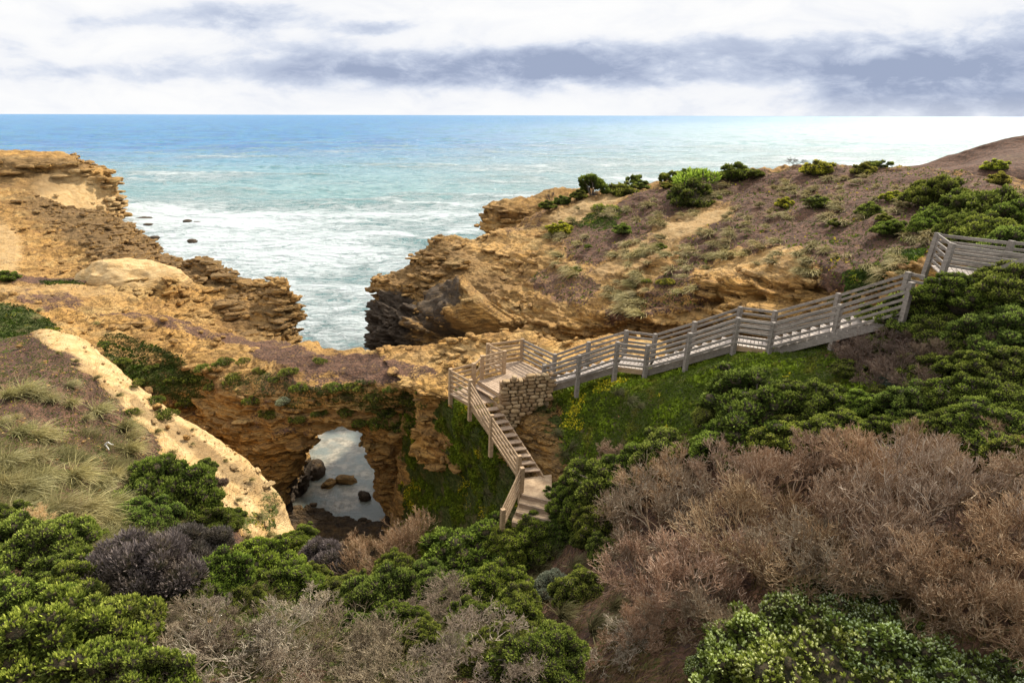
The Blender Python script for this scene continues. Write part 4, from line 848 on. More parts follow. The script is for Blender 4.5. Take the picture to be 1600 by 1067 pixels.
def plant(key, u, v, w, label, group=None, hf=1.0, color=None, sink=0.0, at=None, tilt=0.12, squash=None):
    """seat a plant so that its crown, w pixels wide, is centred near (u, v)"""
    kind = key.split('-')[0]; g, d, n = ground(u, v+0.30*w*hf) if at is None else at
    r = w*0.5*d/F; parts = proto(key); nm = NAME[kind]
    sc = (r*prs.uniform(.95, 1.08), r*prs.uniform(.95, 1.08), r*hf*prs.uniform(.92, 1.08)); rz = prs.uniform(0, 6.28) if kind not in ('tus', 'strm') else prs.uniform(-.5, .5)
    loc = (g[0], g[1], g[2]-sink*r)
    col = color or (1, 1, 1); j = prs.uniform(.84, 1.14); jr = prs.uniform(.88, 1.10); jr = 1+(jr-1)*(.35 if kind in ('dry', 'greydead', 'grey', 'tus', 'strm') else 1); col = (col[0]*j*jr, col[1]*j, col[2]*j*prs.uniform(.85, 1.02), 1)
    if len(parts) == 1:
        o = link(bpy.data.objects.new(nm, parts[0][1])); o.color = col
    else:
        o = link(bpy.data.objects.new(nm, None)); o.empty_display_size = .3
        for pn, me in parts: c = link(bpy.data.objects.new(pn, me), o); c.color = col if pn == 'foliage' else (1, 1, 1, 1)
    o.location = loc; o.rotation_euler = (prs.uniform(-tilt, tilt), prs.uniform(-tilt, tilt), rz); o.scale = sc
    tag(o, label, CAT[nm], group); return o
# bedding slabs that make the ledges of the cliffs
def slabs(terr, n, s0, s1, layer, test, seed, label, ck=.8):
    t = [q for q in TERR if q['name'] == terr][0]; rs = np.random.RandomState(seed); u, v, d = t['uvd']; N_ = t['N']; idx = np.where(test(u, v, d, t) & (d > 1))[0]; idx = rs.choice(idx, n); p = t['V'][idx].copy(); nn = N_[idx].copy(); keep = fbm(p*np.array([.35, .35, 1.6])/max(.4, layer*2.5), 3, seed) > -.05; p, nn, idx = p[keep], nn[keep], idx[keep]; n = len(p)
    wz = .5*fbm(p*.25, 2, seed+9); p[:, 2] = np.round((p[:, 2]+wz)/layer)*layer-wz+rs.normal(0, layer*.06, n)
    nh = nn.copy(); nh[:, 2] = 0; nh = nrm(nh+rs.normal(0, .18, (n, 3))*np.array([1, 1, 0])); tx = np.cross(nh, (0, 0, 1.)); tz = np.tile([0, 0, 1.], (n, 1))+rs.normal(0, .03, (n, 3)); L = s0+(s1-s0)*rs.rand(n)**2; Dp = L*rs.uniform(.35, .6, n); Th = np.minimum(L*.42, layer*rs.uniform(.25, .85, n)); B_ = boxy(ICO3[0], .70); m = len(B_)
    Pn = np.tile(ICO3[0], (n, 1))*2.1+np.repeat(rs.rand(n, 3)*60, m, 0); nz = (1+.48*fbm(Pn, 3, seed, .6)).reshape(n, m, 1); X = B_[None]*nz
    V = p[:, None]+X[..., :1]*(tx*(L*.6)[:, None])[:, None]+X[..., 1:2]*(nh*(Dp*.6)[:, None])[:, None]+X[..., 2:]*(tz*(Th*.7)[:, None])[:, None]-(nh*(Dp*.47)[:, None])[:, None]; FF = (ICO3[1][None]+np.arange(n)[:, None, None]*m).reshape(-1, 3)
    A = {k: np.repeat(t['A'][k][idx]*(.6 if k in ('soil', 'moss') else 1), m) for k in t['A']}; A['crust'] = np.clip(A['crust']+np.repeat(rs.rand(n)*.5, m), 0, 1)*ck
    o = link(bpy.data.objects.new('rock_ledges', mesh_np('rock_ledges', V.reshape(-1, 3), FF, ROCK, A, smooth=False))); tag(o, label, kind='structure')
# ------------------------------------------------------------------ plants, each seated on the ground
YG = (1.7, 1.45, .8); DK = (.88, .88, .8); BR = (1.15, 1.16, 1.0); OL = (1.2, 1.0, .9)
G1 = 'green shrubs of the thicket at the lower left'
for i, (u, v, w) in enumerate([(60, 1000, 270), (150, 950, 190), (190, 1040, 200), (15, 925, 150), (90, 905, 120)]):
    plant('near-%d' % (i % 3), u, v, w, 'bright green shrub in the dense clump filling the bottom left corner', G1, color=BR)
plant('near-1', 60, 825, 150, 'green shrub with a yellow brown withered patch at the left edge', G1)
plant('near-0', 10, 800, 90, 'small dark green shrub cut by the left edge above the patchy one', G1, color=DK)
plant('near-2', 95, 880, 100, 'green shrub just below the patchy shrub at the left edge', G1)
plant('dry-1', 62, 835, 62, 'tan withered branches lying in the green shrub at the left edge', color=(1.7, 1.7, 1.4), hf=.8, sink=-1.2)
G2 = 'dark green shrubs on the left slope beside the pale ridge'
plant('near-0', 258, 742, 150, 'tall dark green shrub standing against the pale ridge', G2, hf=1.15)
plant('near-1', 225, 795, 105, 'dark green shrub at the front foot of the tall one', G2)
plant('near-2', 318, 795, 88, 'green shrub on the right of the tall dark one', G2)
plant('mid-0', 362, 800, 48, 'small round green shrub at the right end of the ridge group', G2)
plant('mid-1', 318, 732, 46, 'small green shrub poking out right of the tall one', G2, sink=-.3)
plant('grey-1', 325, 755, 46, 'small brown withered shrub between the green shrubs and the pale ridge', color=(1.4, 1.1, .9))
plant('mid-2', 150, 828, 46, 'small upright light green shrub left of the grey shrub', color=BR, hf=1.3)
plant('mid-1', 116, 822, 36, 'small yellow green shrub in the grass on the left', color=YG)
plant('grey-0', 215, 862, 165, 'large dark grey withered shrub among green shrubs on the left', hf=1.0, color=(1.3, 1.2, 1.15))
plant('grey-1', 292, 838, 100, 'dark grey withered shrub below the tall green one')
G3 = 'green shrubs in the foreground row below the arch'
for i, (u, v, w, lb) in enumerate([(325, 885, 120, 'bright green shrub right of the large grey shrub'), (400, 862, 125, 'bright green shrub at the top of the foreground row below the ridge end'), (442, 893, 110, 'bright green shrub left of the dark grey withered one'),
        (245, 900, 72, 'small green shrub at the foot of the large grey shrub'), (462, 832, 60, 'light green shrub right at the lower end of the pale ridge'), (488, 888, 62, 'small green shrub in front of the dark grey withered one'),
        (590, 912, 125, 'green shrub in the middle above the grey tangle'), (572, 965, 84, 'dark green shrub hanging down into the grey tangle'), (622, 886, 100, 'green shrub in front of the pink brown dry bush'), (668, 892, 84, 'green shrub below the bright dome shrub'),
        (535, 905, 66, 'small green shrub between the two grey ones'), (765, 905, 125, 'large light green shrub below the bright dome shrub'), (806, 938, 105, 'light green feathery shrub left of the silver bush'), (850, 1000, 130, 'dark green feathery shrub at the bottom near the centre'),
        (800, 985, 90, 'green feathery shrub beside the grey branches at the bottom'), (905, 905, 84, 'dark green shrub right of the silver bush'), (868, 828, 60, 'green shrub at the foot of the sandy steps'), (908, 836, 40, 'small green shrub in a row right of the steps'), (948, 850, 66, 'green shrub left of the dead brown thicket'),
        (560, 930, 96, 'green shrub over the left part of the grey tangle'), (618, 955, 84, 'dark green shrub in the middle of the grey tangle'), (700, 905, 96, 'green shrub left of the large light green one'), (738, 950, 80, 'green shrub above the pale wiry branches near the bottom'), (655, 985, 90, 'green shrub low in the grey tangle at the bottom centre'), (505, 915, 80, 'green shrub in front of the small green one by the dark grey bush'), (765, 1010, 90, 'green shrub among pale branches near the bottom centre'), (300, 920, 70, 'green shrub under the row on the left'), (375, 925, 70, 'small green shrub over the grey tangle')]):
    plant('near-%d' % (i % 3), u, v, w, lb, G3, color=BR if i < 6 or i == 11 else None)
plant('near-0', 748, 838, 168, 'bright green dome shaped shrub left of the steps', color=BR, hf=.85)
plant('near-2', 830, 842, 100, 'small bright green shrub at the right foot of the dome shrub', color=BR)
plant('grey-0', 516, 860, 92, 'dark grey withered shrub below the arch', color=(1.1, 1.0, 1.0))
plant('dry-0', 612, 842, 150, 'low pink brown dry bush below the arch opening', hf=1.0, color=(.95, .92, .85))
plant('dry-2', 575, 856, 90, 'smaller pink brown dry bush touching the dark grey one below the arch', hf=1.0, color=(.95, .92, .85))
plant('silver-0', 862, 906, 76, 'silver grey leaved bush in the gap below the steps')
G4 = 'dead grey bushes at the bottom of the picture'
for i, (u, v, w) in enumerate([(430, 975, 260), (350, 970, 170), (610, 1010, 230), (740, 985, 190), (520, 990, 190), (300, 1020, 150), (260, 985, 110), (655, 945, 110), (240, 960, 80), (330, 935, 90), (690, 930, 90), (680, 1045, 180), (420, 1050, 180), (540, 1060, 170), (800, 1050, 130), (490, 935, 130), (720, 940, 120)]):
    plant('greydead-%d' % (i % 3), u, v, w, 'dead grey bush in the wiry tangle along the bottom edge', G4, hf=.72 if i % 3 else .85, color=(.80, .74, .66) if i % 3 else (1.15, 1.1, 1.05))
G5 = 'dead brown bushes of the big dry thicket'
for i, (u, v, w) in enumerate([(1050, 790, 220), (1100, 870, 240), (1200, 820, 260), (1350, 790, 270), (1480, 770, 260), (1565, 850, 260), (1230, 735, 190), (1385, 715, 200), (1540, 715, 200), (1040, 735, 150), (1010, 880, 160), (1480, 900, 240), (975, 790, 110), (1140, 720, 150),
        (1590, 940, 220), (1000, 960, 130), (1290, 860, 220), (1300, 690, 120), (1450, 690, 110), (1580, 680, 110), (1110, 940, 160), (1400, 880, 200)]):
    plant('dry-%d' % (i % 4), u, v, w, 'dead brown bush of bare twigs in the large dry thicket on the right', G5, hf=.95, color=(1, .97, .97) if i % 4 else (.85, .9, .98))
plant('greydead-1', 985, 985, 130, 'pale grey fallen branches under the dry thicket', hf=.6)
plant('greydead-0', 1160, 668, 62, 'small grey dead bush between green shrubs above the dry thicket', hf=.8)
plant('greydead-2', 1195, 690, 62, 'grey dead bush at the upper edge of the dry thicket', hf=.8)
plant('dry-1', 960, 705, 60, 'brown dead branch sprays at the left top of the dry thicket', hf=.9)
G6 = 'bushes with pale buds in the lower right'
for i, (u, v, w, lb) in enumerate([(1270, 930, 150, 'uppermost dark green bush with pale buds in front of the dry thicket'), (1180, 1000, 190, 'big green bush with cream buds at the bottom right'), (1300, 1005, 220, 'widest bush with cream buds along the bottom edge'), (1410, 1000, 190, 'green bush with fewer buds right of the widest one'),
        (1500, 1040, 180, 'green bush with pale buds close to the bottom right corner'), (1575, 1055, 130, 'bush with pale buds in the bottom right corner'), (1112, 1020, 74, 'small budding bush at the left end of the budding group'), (1350, 945, 120, 'dark green budding bush behind the widest one')]):
    plant('daisy-%d' % (i % 2), u, v, w, lb, G6, color=BR if i in (1, 2) else None)
G7 = 'dark green shrubs between the steps and the dry thicket'
for i, (u, v, w, lb) in enumerate([(955, 725, 135, 'large dark green shrub leaning out of the bank right of the stairs'), (918, 775, 110, 'dark green shrub beside the sandy steps'), (1002, 708, 100, 'green shrub at the top left corner of the dry thicket'), (880, 775, 60, 'small dark green shrub touching the sandy steps'), (935, 805, 80, 'shaded dark green shrub under the large leaning one'), (1040, 690, 110, 'rounded green shrub on the grassy bank below the stairs')]):
    plant('near-%d' % ((i+1) % 3), u, v, w, lb, G7, color=DK if i != 5 else None)
plant('near-1', 880, 770, 62, 'small green shrub overhanging the right edge of the sandy steps', G7, at=(Pz(880, 782, 10.75), 23.2, None))
plant('near-2', 872, 812, 66, 'green shrub covering the right end of the lowest sandy steps', G7, at=(Pz(876, 826, 10.2), 22.6, None))
plant('near-0', 838, 838, 84, 'bright green shrub across the bottom of the sandy steps', G3, color=BR, at=(Pz(836, 846, 9.9), 22.0, None))
plant('near-1', 795, 842, 70, 'bright green shrub at the lower end of the short stair rail', G3, color=BR, at=(Pz(792, 852, 9.8), 22.2, None))
G8 = 'green shrubs on the slope below the long staircase'
plant('near-1', 1195, 612, 200, 'broad dark green shrub alone on the grassy bank below the stairs', G8, hf=.75, color=DK)
plant('near-2', 1285, 612, 120, 'green shrub joined to the right side of the broad one', G8, hf=.8, color=DK)
plant('near-0', 1125, 634, 84, 'low green shrub at the left tip of the broad one', G8, hf=.8, color=DK)
for i, (u, v, w, lb) in enumerate([(1150, 672, 140, 'light green shrub above the grey dead bush'), (1228, 666, 110, 'light green shrub in the row just above the dry thicket'), (1320, 660, 120, 'light green shrub at the right of the row above the dry thicket'), (1345, 620, 70, 'small green shrub right of the broad one'),
        (1085, 690, 66, 'small green shrub at the left start of the row above the dry thicket')]):
    plant('near-%d' % (i % 3), u, v, w, lb, G8, hf=.8, color=BR)
G9 = 'green shrubs of the large mound right of the stairs'
for i, (u, v, w) in enumerate([(1440, 468, 120), (1515, 440, 130), (1585, 432, 120), (1560, 500, 150), (1490, 505, 110), (1585, 560, 130), (1395, 485, 90), (1350, 500, 60), (1610, 480, 120), (1450, 560, 90), (1375, 530, 60), (1520, 560, 90), (1430, 610, 110), (1480, 612, 90), (1530, 600, 130), (1560, 655, 140), (1595, 615, 110), (1495, 645, 100), (1450, 655, 90), (1400, 655, 90), (1330, 570, 60), (1600, 690, 120), (1385, 610, 60)]):
    plant('near-%d' % (i % 3), u, v, w, 'green shrub in the large mound between the staircase and the right edge', G9, hf=.85, color=(DK if i % 3 else None))
for i, (u, v, w) in enumerate([(1400, 540, 110), (1345, 540, 90), (1420, 580, 120), (1470, 540, 110), (1370, 575, 90), (1450, 515, 80), (1530, 530, 80)]):
    plant('dry-%d' % (i % 4), u, v, w, 'brown twiggy undergrowth showing inside the green mound right of the stairs', 'brown twigs within the green mound', hf=.8, color=(.48, .48, .55))
plant('silver-0', 1395, 590, 60, 'dull silver green bush below the brown twigs of the mound', color=(.5, .6, .6))
# headland
GA = 'dark shrubs behind the upper landing'
for i, (u, v, w) in enumerate([(1462, 288, 86), (1500, 312, 96), (1550, 312, 110), (1592, 330, 100), (1540, 350, 100), (1465, 330, 70), (1500, 345, 72), (1585, 365, 90), (1445, 345, 50)]):
    plant('mid-%d' % (i % 3), u, v, w, 'dark green rounded shrub in the clump on the hill behind the upper landing', GA, color=DK, tilt=.05)
for u, v, w, k, c, lb in [(1392, 348, 62, 'mid-0', DK, 'round dark green shrub left of the clump behind the landing'), (1358, 322, 46, 'far-0', None, 'small green shrub up left of the round dark one'), (1395, 300, 40, 'far-1', YG, 'yellow green shrub left of the tall clump'), (1305, 343, 24, 'far-0', DK, 'tiny dark shrub alone on the brown slope'), (1277, 308, 50, 'far-1', None, 'olive green shrub in the middle of the brown headland'),
        (1225, 312, 32, 'far-0', YG, 'low yellow tinged shrub left of the olive one'), (1557, 252, 44, 'far-1', YG, 'light green shrub on the far hill at the right'), (1560, 274, 40, 'far-0', OL, 'flat olive shrub below the far hill'), (1380, 335, 26, 'far-0', None, 'small shrub above the round dark one'),
        (1280, 254, 56, 'far-1', YG, 'flat yellow green shrub on the headland skyline'), (1348, 258, 46, 'far-0', OL, 'low dark shrub on the skyline toward the right'), (1146, 262, 56, 'far-0', DK, 'dark wide shrub alone on the skyline'), (1178, 265, 34, 'far-1', DK, 'small shrub right of the dark wide one on the skyline'), (880, 308, 34, 'far-1', DK, 'dark shrub on the skyline left of the little tree'),
        (855, 316, 28, 'far-0', DK, 'leftmost dark shrub on the headland skyline'), (905, 300, 30, 'far-0', None, 'low green shrub at the foot of the little tree'), (972, 289, 56, 'far-1', OL, 'dark brown green shrub right of the little tree'), (1002, 284, 34, 'far-0', None, 'small green shrub in the skyline row'), (940, 318, 46, 'low-0', OL, 'olive brown shrub on the shoulder below the little tree'),
        (875, 349, 50, 'far-1', YG, 'dark shrub with yellow green top on the ochre shoulder'), (972, 352, 36, 'far-0', DK, 'round dark shrub on the brown slope below the skyline'), (898, 418, 24, 'far-0', DK, 'small dark shrub on the steep rock above the cave'), (1030, 382, 24, 'far-0', DK, 'small dark shrub right of the pale rock shelf'), (918, 381, 14, 'far-1', DK, 'tiny dark shrub above the ochre rock'),
        (985, 466, 26, 'low-0', None, 'little green plant on the rock above the stairs'), (1040, 434, 30, 'low-1', OL, 'faded grey green plant on the red soil slope'), (1010, 435, 18, 'low-0', OL, 'tiny faded plant left of the grey green one'), (12, 425, 38, 'far-0', DK, 'dark green shrub on the ochre plateau at the left edge'), (1040, 284, 26, 'far-1', OL, 'small dark shrub left of the bright topped tree')]:
    plant(k, u, v+2, w*.9, lb, 'shrubs on the headland', color=c if c else (1, .95, .9), hf=.8, tilt=.06)
plant('far-0', 1082, 296, 74, 'big dark green shrub with a bright yellow green crown on the headland skyline', color=(.55, .55, .6), hf=.9)
plant('low-1', 1084, 282, 62, 'bright yellow green crown of the big dark headland shrub', color=(1.35, 1.45, .9), hf=.9, sink=-.5)  # crown of the big dark shrub, added as a separate object
plant('tree-0', 925, 283, 54, 'little windswept tree with open branches on the skyline', hf=1.1, color=DK)
plant('tree-1', 1045, 271, 42, 'small open tree on the skyline right of the gap', hf=.9, color=DK)
plant('tree-0', 1080, 270, 36, 'small open tree behind the bright topped shrub', hf=.9, color=DK)
plant('tree-1', 990, 276, 26, 'thin little tree standing over the skyline shrubs', hf=1.1, color=DK)
plant('tree-1', 1372, 253, 36, 'dark wind bent tree near the right end of the skyline', hf=.8, color=DK)
plant('bare-0', 862, 305, 26, 'bare leafless shrub sticking up at the left of the skyline', hf=1.2)
plant('bare-1', 1243, 250, 34, 'bare leafless bush on the middle of the skyline', hf=.8)
# plants on the arch and the cliff
k = 0
CLIFF = [(395, 620), (420, 640), (350, 560), (300, 585), (270, 590), (235, 570), (215, 595), (330, 600), (380, 560), (450, 575), (470, 600), (500, 560), (555, 600), (585, 615), (610, 605), (640, 622), (655, 608), (565, 655), (600, 640), (540, 640), (500, 640), (465, 650), (430, 590), (190, 560), (165, 535), (245, 620), (290, 625), (320, 570),
         (365, 585), (405, 575), (640, 660), (520, 600), (615, 660), (590, 655), (205, 640), (260, 640)]
for i, (u, v) in enumerate(CLIFF):
    plant('low-%d' % (i % 2), u, v, prs.uniform(16, 34), 'low dark green plant clinging to the rock face around the arch', 'plants clinging to the arch and cliff', color=(.8, .75, .7), hf=.9)
plant('silver-0', 442, 622, 24, 'pale silver bush alone on the cliff left of the arch crown', color=(2.2, 2.1, 2.0))
plant('low-0', 838, 622, 54, 'flat dark grey green shrub under the stone wall', hf=.8, color=(.7, .65, .8))
plant('low-1', 786, 580-4, 20, 'small green plant beside the platform', hf=.8) if False else None
# tussocks on the left slope
T1 = 'wind combed grass tussocks on the left slope'
TL = [(40, 592, 70), (15, 600, 60), (62, 604, 55), (80, 612, 46), (112, 618, 40), (155, 625, 60), (135, 645, 30), (195, 650, 60), (205, 668, 50), (30, 655, 70), (60, 662, 70), (80, 670, 50), (2, 650, 40), (24, 645, 30), (60, 700, 60), (205, 685, 60), (110, 592, 34), (15, 700, 70), (120, 720, 80), (180, 728, 50), (45, 740, 90), (95, 770, 100), (140, 770, 90), (20, 780, 90), (160, 740, 60),
      (10, 735, 80), (70, 725, 70), (125, 800, 60), (180, 770, 70), (175, 800, 60), (60, 800, 60), (150, 505-4, 16), (60, 480, 18), (55, 492, 20)]
for i, (u, v, w) in enumerate(TL):
    plant('tus-%d' % (i % 4), u, v, w*1.3, 'pale green grass tussock bent by the wind on the red soil of the left slope', T1, hf=.8, color=(1.8, 1.75, 1.7))
rs_ = np.random.RandomState(3)
T2 = 'grass tussocks scattered over the headland'
def scatter_px(n, test, box):
    out = []
    while len(out) < n:
        u, v = rs_.uniform(box[0], box[2]), rs_.uniform(box[1], box[3])
        if test(u, v): out.append((u, v))
    return out
def on_head(u, v):
    top = np.interp(u, [850, 900, 1000, 1200, 1300, 1400, 1600], [345, 318, 296, 276, 268, 272, 285]); bot = np.interp(u, [850, 900, 1000, 1100, 1200, 1300, 1420, 1600], [395, 470, 490, 440, 405, 440, 430, 300]); dens = vnoise(np.array([[u/45, v/30, 0]]), 3)[0]
    return top < v < bot and dens > -0.15 and rs_.rand() < .35+.65*dens
for i, (u, v) in enumerate(scatter_px(290, on_head, (850, 270, 1600, 490))):
    plant('strm-%d' % (i % 3), u, v, rs_.uniform(16, 32)*(1+.6*(v-270)/220), 'grey green grass tussock streaming downhill on the red brown headland slope', T2, hf=.7, color=(1.6, 1.5, 1.5), sink=.0)
for i, (u, v, w) in enumerate([(845, 870, 90), (870, 850, 60), (900, 870, 60), (880, 940, 90), (930, 955, 110), (960, 930, 80), (835, 590+40, 40), (890, 585, 36), (985, 615, 44), (965, 605, 40), (1000, 628, 30), (905, 715, 50), (895, 735, 44), (880, 700, 40), (870, 670, 34), (895, 690, 44), (1140, 600, 24), (700, 700, 30), (760, 760, 40), (735, 600+120, 30)]):
    plant('tus-%d' % (i % 4), u, v, w*1.1, 'grass tussock in the gully around the stairs', 'grass tussocks in the gully', hf=.8, color=(.62, .60, .55) if v > 860 else (.75, .78, .75))
# ground cover that nobody could count
def cover(name, terr, n, size, test, mat=COVER, K=5, lift=.9, seed=1, wid=.3):
    t = [q for q in TERR if q['name'] == terr][0]; rs = np.random.RandomState(seed); u, v, d = t['uvd']; m = t['A']['moss']; ok = test(u, v, d, t) & (d > 1)
    idx = np.where(ok)[0]; nu = t['nu']; sub = rs.choice(idx, n, p=None); V = t['V']; j = np.minimum(sub+1, len(V)-1); k2 = np.minimum(sub+nu, len(V)-1)
    p = V[sub]+(V[j]-V[sub])*rs.rand(n, 1)+(V[k2]-V[sub])*rs.rand(n, 1); bad = np.linalg.norm(p-V[sub], axis=1) > 1.0; p[bad] = V[sub][bad]; N_ = t['N'][sub]
    clump = sstep(fbm(p*1.1, 3, seed+2), -.25, .25); yel = sstep(fbm(p*0.8+9, 3, seed+6), .12, .35)
    s = size*(0.5+0.9*clump); P0 = np.repeat(p-N_*.02+N_*(s*clump*.9)[:, None]*rs.rand(n, 1), K, 0); D = nrm(np.repeat(N_*lift*.6+np.array([0, 0, .5]), K, 0)+rs.normal(0, .8, (n*K, 3))); L = np.repeat(s, K)*rs.uniform(.6, 1.3, n*K)
    tip = np.repeat(np.clip(.12+.6*clump*rs.rand(n)+.15*rs.rand(n), 0, .79), K); tip = np.where(np.repeat((yel*rs.rand(n) > .55), K), .95, tip)
    me = leaves_mesh(name, P0, D, L, L*wid, tip, rs.rand(n*K), mat, rs); o = link(bpy.data.objects.new(name, me)); return o
tag(cover('ground_cover', 'hillside', 60000, .10, lambda u, v, d, t: (v < 740) & (u > 850) & (u < 1500) & (t['A']['moss'] > .35), seed=5), 'leafy green ground cover on the bank below the staircase', 'ground cover', kind='stuff').color = (2.3, 1.85, 1.1, 1)
tag(cover('ground_cover', 'mossy_slope', 42000, .085, lambda u, v, d, t: (t['A']['moss'] > .3), seed=6), 'dark green creeping plants on the steep bank left of the stairs', 'ground cover', kind='stuff').color = (2.1, 1.6, 1.0, 1)
def grass_field(name, terr, n, test, L0, label, seed, col=(1, 1, 1, 1), wind=(.16, -.02, -.15), w=.008):
    t = [q for q in TERR if q['name'] == terr][0]; rs = np.random.RandomState(seed); u, v, d = t['uvd']; ok = test(u, v, d, t) & (d > 1); idx = rs.choice(np.where(ok)[0], n); p = t['V'][idx]+rs.normal(0, .06, (n, 3))*np.array([1, 1, 0])
    cl = sstep(fbm(p*.9, 3, seed), -.3, .3); keep = rs.rand(n) < .25+.75*cl; p = p[keep]; cl = cl[keep]; m = len(p); az = fbm(p*.7+5, 2, seed+3)*2.5
    d0 = nrm(np.stack([.5*np.cos(az)+rs.normal(0, .35, m), .5*np.sin(az)+rs.normal(0, .35, m), np.full(m, .9)], 1)); V, Q, tip, rnd = blades(rs, p-np.array([0, 0, .02]), d0, L0*(.5+.8*cl)*rs.uniform(.6, 1.2, m), np.full(m, w), np.array(wind)+rs.normal(0, .06, (m, 3)), 4, rs.uniform(.5, 1.05, m))
    o = link(bpy.data.objects.new(name, mesh_np(name, V, Q, STRAW, dict(tip=np.clip(tip, 0, 1), rnd=rnd), smooth=False))); o.color = col; tag(o, label, 'grass', kind='stuff'); return o
grass_field('grass', 'left_slope', 42000, lambda u, v, d, t: (ell(u, v, 90, 770, 190, 95, 8) > .3) & (v > 675), .42, 'long blown grass at the left above the shrubs', 11, (1.3, 1.3, 1.15, 1))
grass_field('grass', 'left_slope', 26000, lambda u, v, d, t: (v > 860) & (u > 180), .30, 'dry grass under the foreground shrubs', 12, (.8, .72, .6, 1))
tag(cover('ground_cover', 'right_headland', 11000, .14, lambda u, v, d, t: (t['A']['soil'] > .5) & (v > 255) & (v < 480) & (u > 800) & (u < 1700), K=5, seed=25), 'low brown green scrub scattered over the soil of the headland', 'ground cover', kind='stuff').color = (1.7, 1.25, 1.4, 1)
for i, (u, v, w) in enumerate([(118, 560, 26), (150, 585, 30), (185, 612, 30), (212, 640, 34), (245, 668, 30), (268, 700, 36), (352, 655+60, 22), (300, 690, 18), (392, 745, 24), (372, 775, 30), (405, 800, 34), (420, 830, 36), (340, 770, 30), (385, 835, 36), (300, 650+18, 16), (90, 548, 22)]):
    plant('tus-%d' % (i % 4), u, v, w, 'short dry grass tuft growing at the edge of the pale ridge', 'grass tufts on the pale ridge', hf=.7, color=(1.2, 1.15, 1.0))
slabs('left_slope', 110, .10, .55, .12, lambda u, v, d, t: (t['A']['pale'] > .5) & (u > 60) & (u < 470), 309, 'small ledges on the pale ridge') if 'slabs' in globals() else None
grass_field('grass', 'hillside', 42000, lambda u, v, d, t: (v > 700) & (u < 1900), .30, 'dry grass under the dead thicket on the right', 13, (.62, .50, .38, 1))
tag(cover('ground_cover', 'left_slope', 16000, .05, lambda u, v, d, t: (v < 720) & (u > -100) & (t['A']['soil'] > .5), K=4, seed=15), 'sparse tiny plants on the red soil of the left slope', 'ground cover', kind='stuff').color = (1.3, 1.1, .9, 1)
tag(cover('ground_cover', 'left_slope', 5000, .06, lambda u, v, d, t: (t['A']['moss'] > .3) & (u > 350) & (u < 480) & (v > 740), K=5, seed=16), 'short green plants on the lower end of the pale ridge', 'ground cover', kind='stuff').color = (1.2, 1.0, .9, 1)
tag(cover('ground_cover', 'left_cliff', 9000, .10, lambda u, v, d, t: (t['A']['moss'] > .38), K=5, seed=17), 'dark green plants on the cliff face left of the arch', 'ground cover', kind='stuff').color = (.7, .65, .6, 1)
tag(cover('ground_cover', 'rock_arch', 9000, .08, lambda u, v, d, t: (t['A']['moss'] > .38), K=5, seed=18), 'dark green plants growing along the brow of the arch', 'ground cover', kind='stuff').color = (.6, .58, .55, 1)
tag(cover('ground_cover', 'right_headland', 9000, .12, lambda u, v, d, t: (t['A']['moss'] > .4), K=5, seed=19), 'green patch of low plants behind the long staircase', 'ground cover', kind='stuff')
# ------------------------------------------------------------------ rocks
def rock_thing(name, u, v, z, sx, sy, sz, label, cat='rock', group=None, seed=1, dark=.2, at=None, crust=.5):
    rs = np.random.RandomState(seed); c = Pz(u, v, z) if at is None else at; V = boxy(ICO4[0], .3)*np.array([sx, sy, sz]); V = V*(1+.35*fbm(ICO4[0]*1.3+rs.rand(3)*40, 4, seed)[:, None])+nrm(ICO4[0])*0.10*min(sx, sy)*np.tanh(3*fbm(ICO4[0]*np.array([1, 1, 4.])+seed, 3, seed+2))[:, None]
    n = len(V); A = dict(soil=np.zeros(n), moss=np.zeros(n), pale=np.zeros(n), dark=np.full(n, dark), crust=np.full(n, crust)); o = link(bpy.data.objects.new(name, mesh_np(name, V, ICO4[1], ROCK, A))); o.location = tuple(c); o.rotation_euler = (0, 0, rs.rand()*6); tag(o, label, cat, group); return o
rock_thing('boulder', 540, 750, .1, .80, .5, .36, 'flat topped brown boulder in the pool seen through the arch', seed=3, dark=.45)
rock_thing('boulder', 514, 757, .05, .55, .4, .28, 'smaller low boulder touching the water left of the flat topped one', seed=4, dark=.45)
rock_thing('boulder', 569, 776, .10, .50, .34, .34, 'dark wet boulder alone in the pool nearest the arch', seed=5, dark=.75)
rock_thing('boulder', 494, 736, .2, .6, .9, .85, 'large eroded brown boulder against the left side of the arch', seed=6, dark=.62)
rr_ = np.random.RandomState(9); VV = []; FF = []; cnt = 0
for i in range(1500):
    t_ = rr_.rand(); u = 445+170*t_+rr_.normal(0, 8); v = np.interp(u, [455, 490, 520, 560, 600], [800, 797, 812, 822, 818])+rr_.normal(0, 5)+rr_.rand()*52
    c = Pz(u, v, .05); s = abs(rr_.normal(.12, .09))+.05; V = boxy(ICO2[0], .4)*np.array([s*1.3, s, s*.6])*(1+.3*fbm(ICO2[0]*1.5+rr_.rand(3)*30, 2, 3)[:, None])+c; VV.append(V); FF.append(ICO2[1]+cnt); cnt += len(V)
n_ = cnt; tag(link(bpy.data.objects.new('shore_rubble', mesh_np('shore_rubble', np.concatenate(VV), np.concatenate(FF), ROCK, dict(soil=np.zeros(n_), moss=np.zeros(n_), pale=np.zeros(n_), dark=np.full(n_, .55), crust=np.ones(n_))))), 'dark broken rock along the near shore of the pool', 'rubble', kind='stuff')
SR = 'dark rocks awash in the surf on the left'
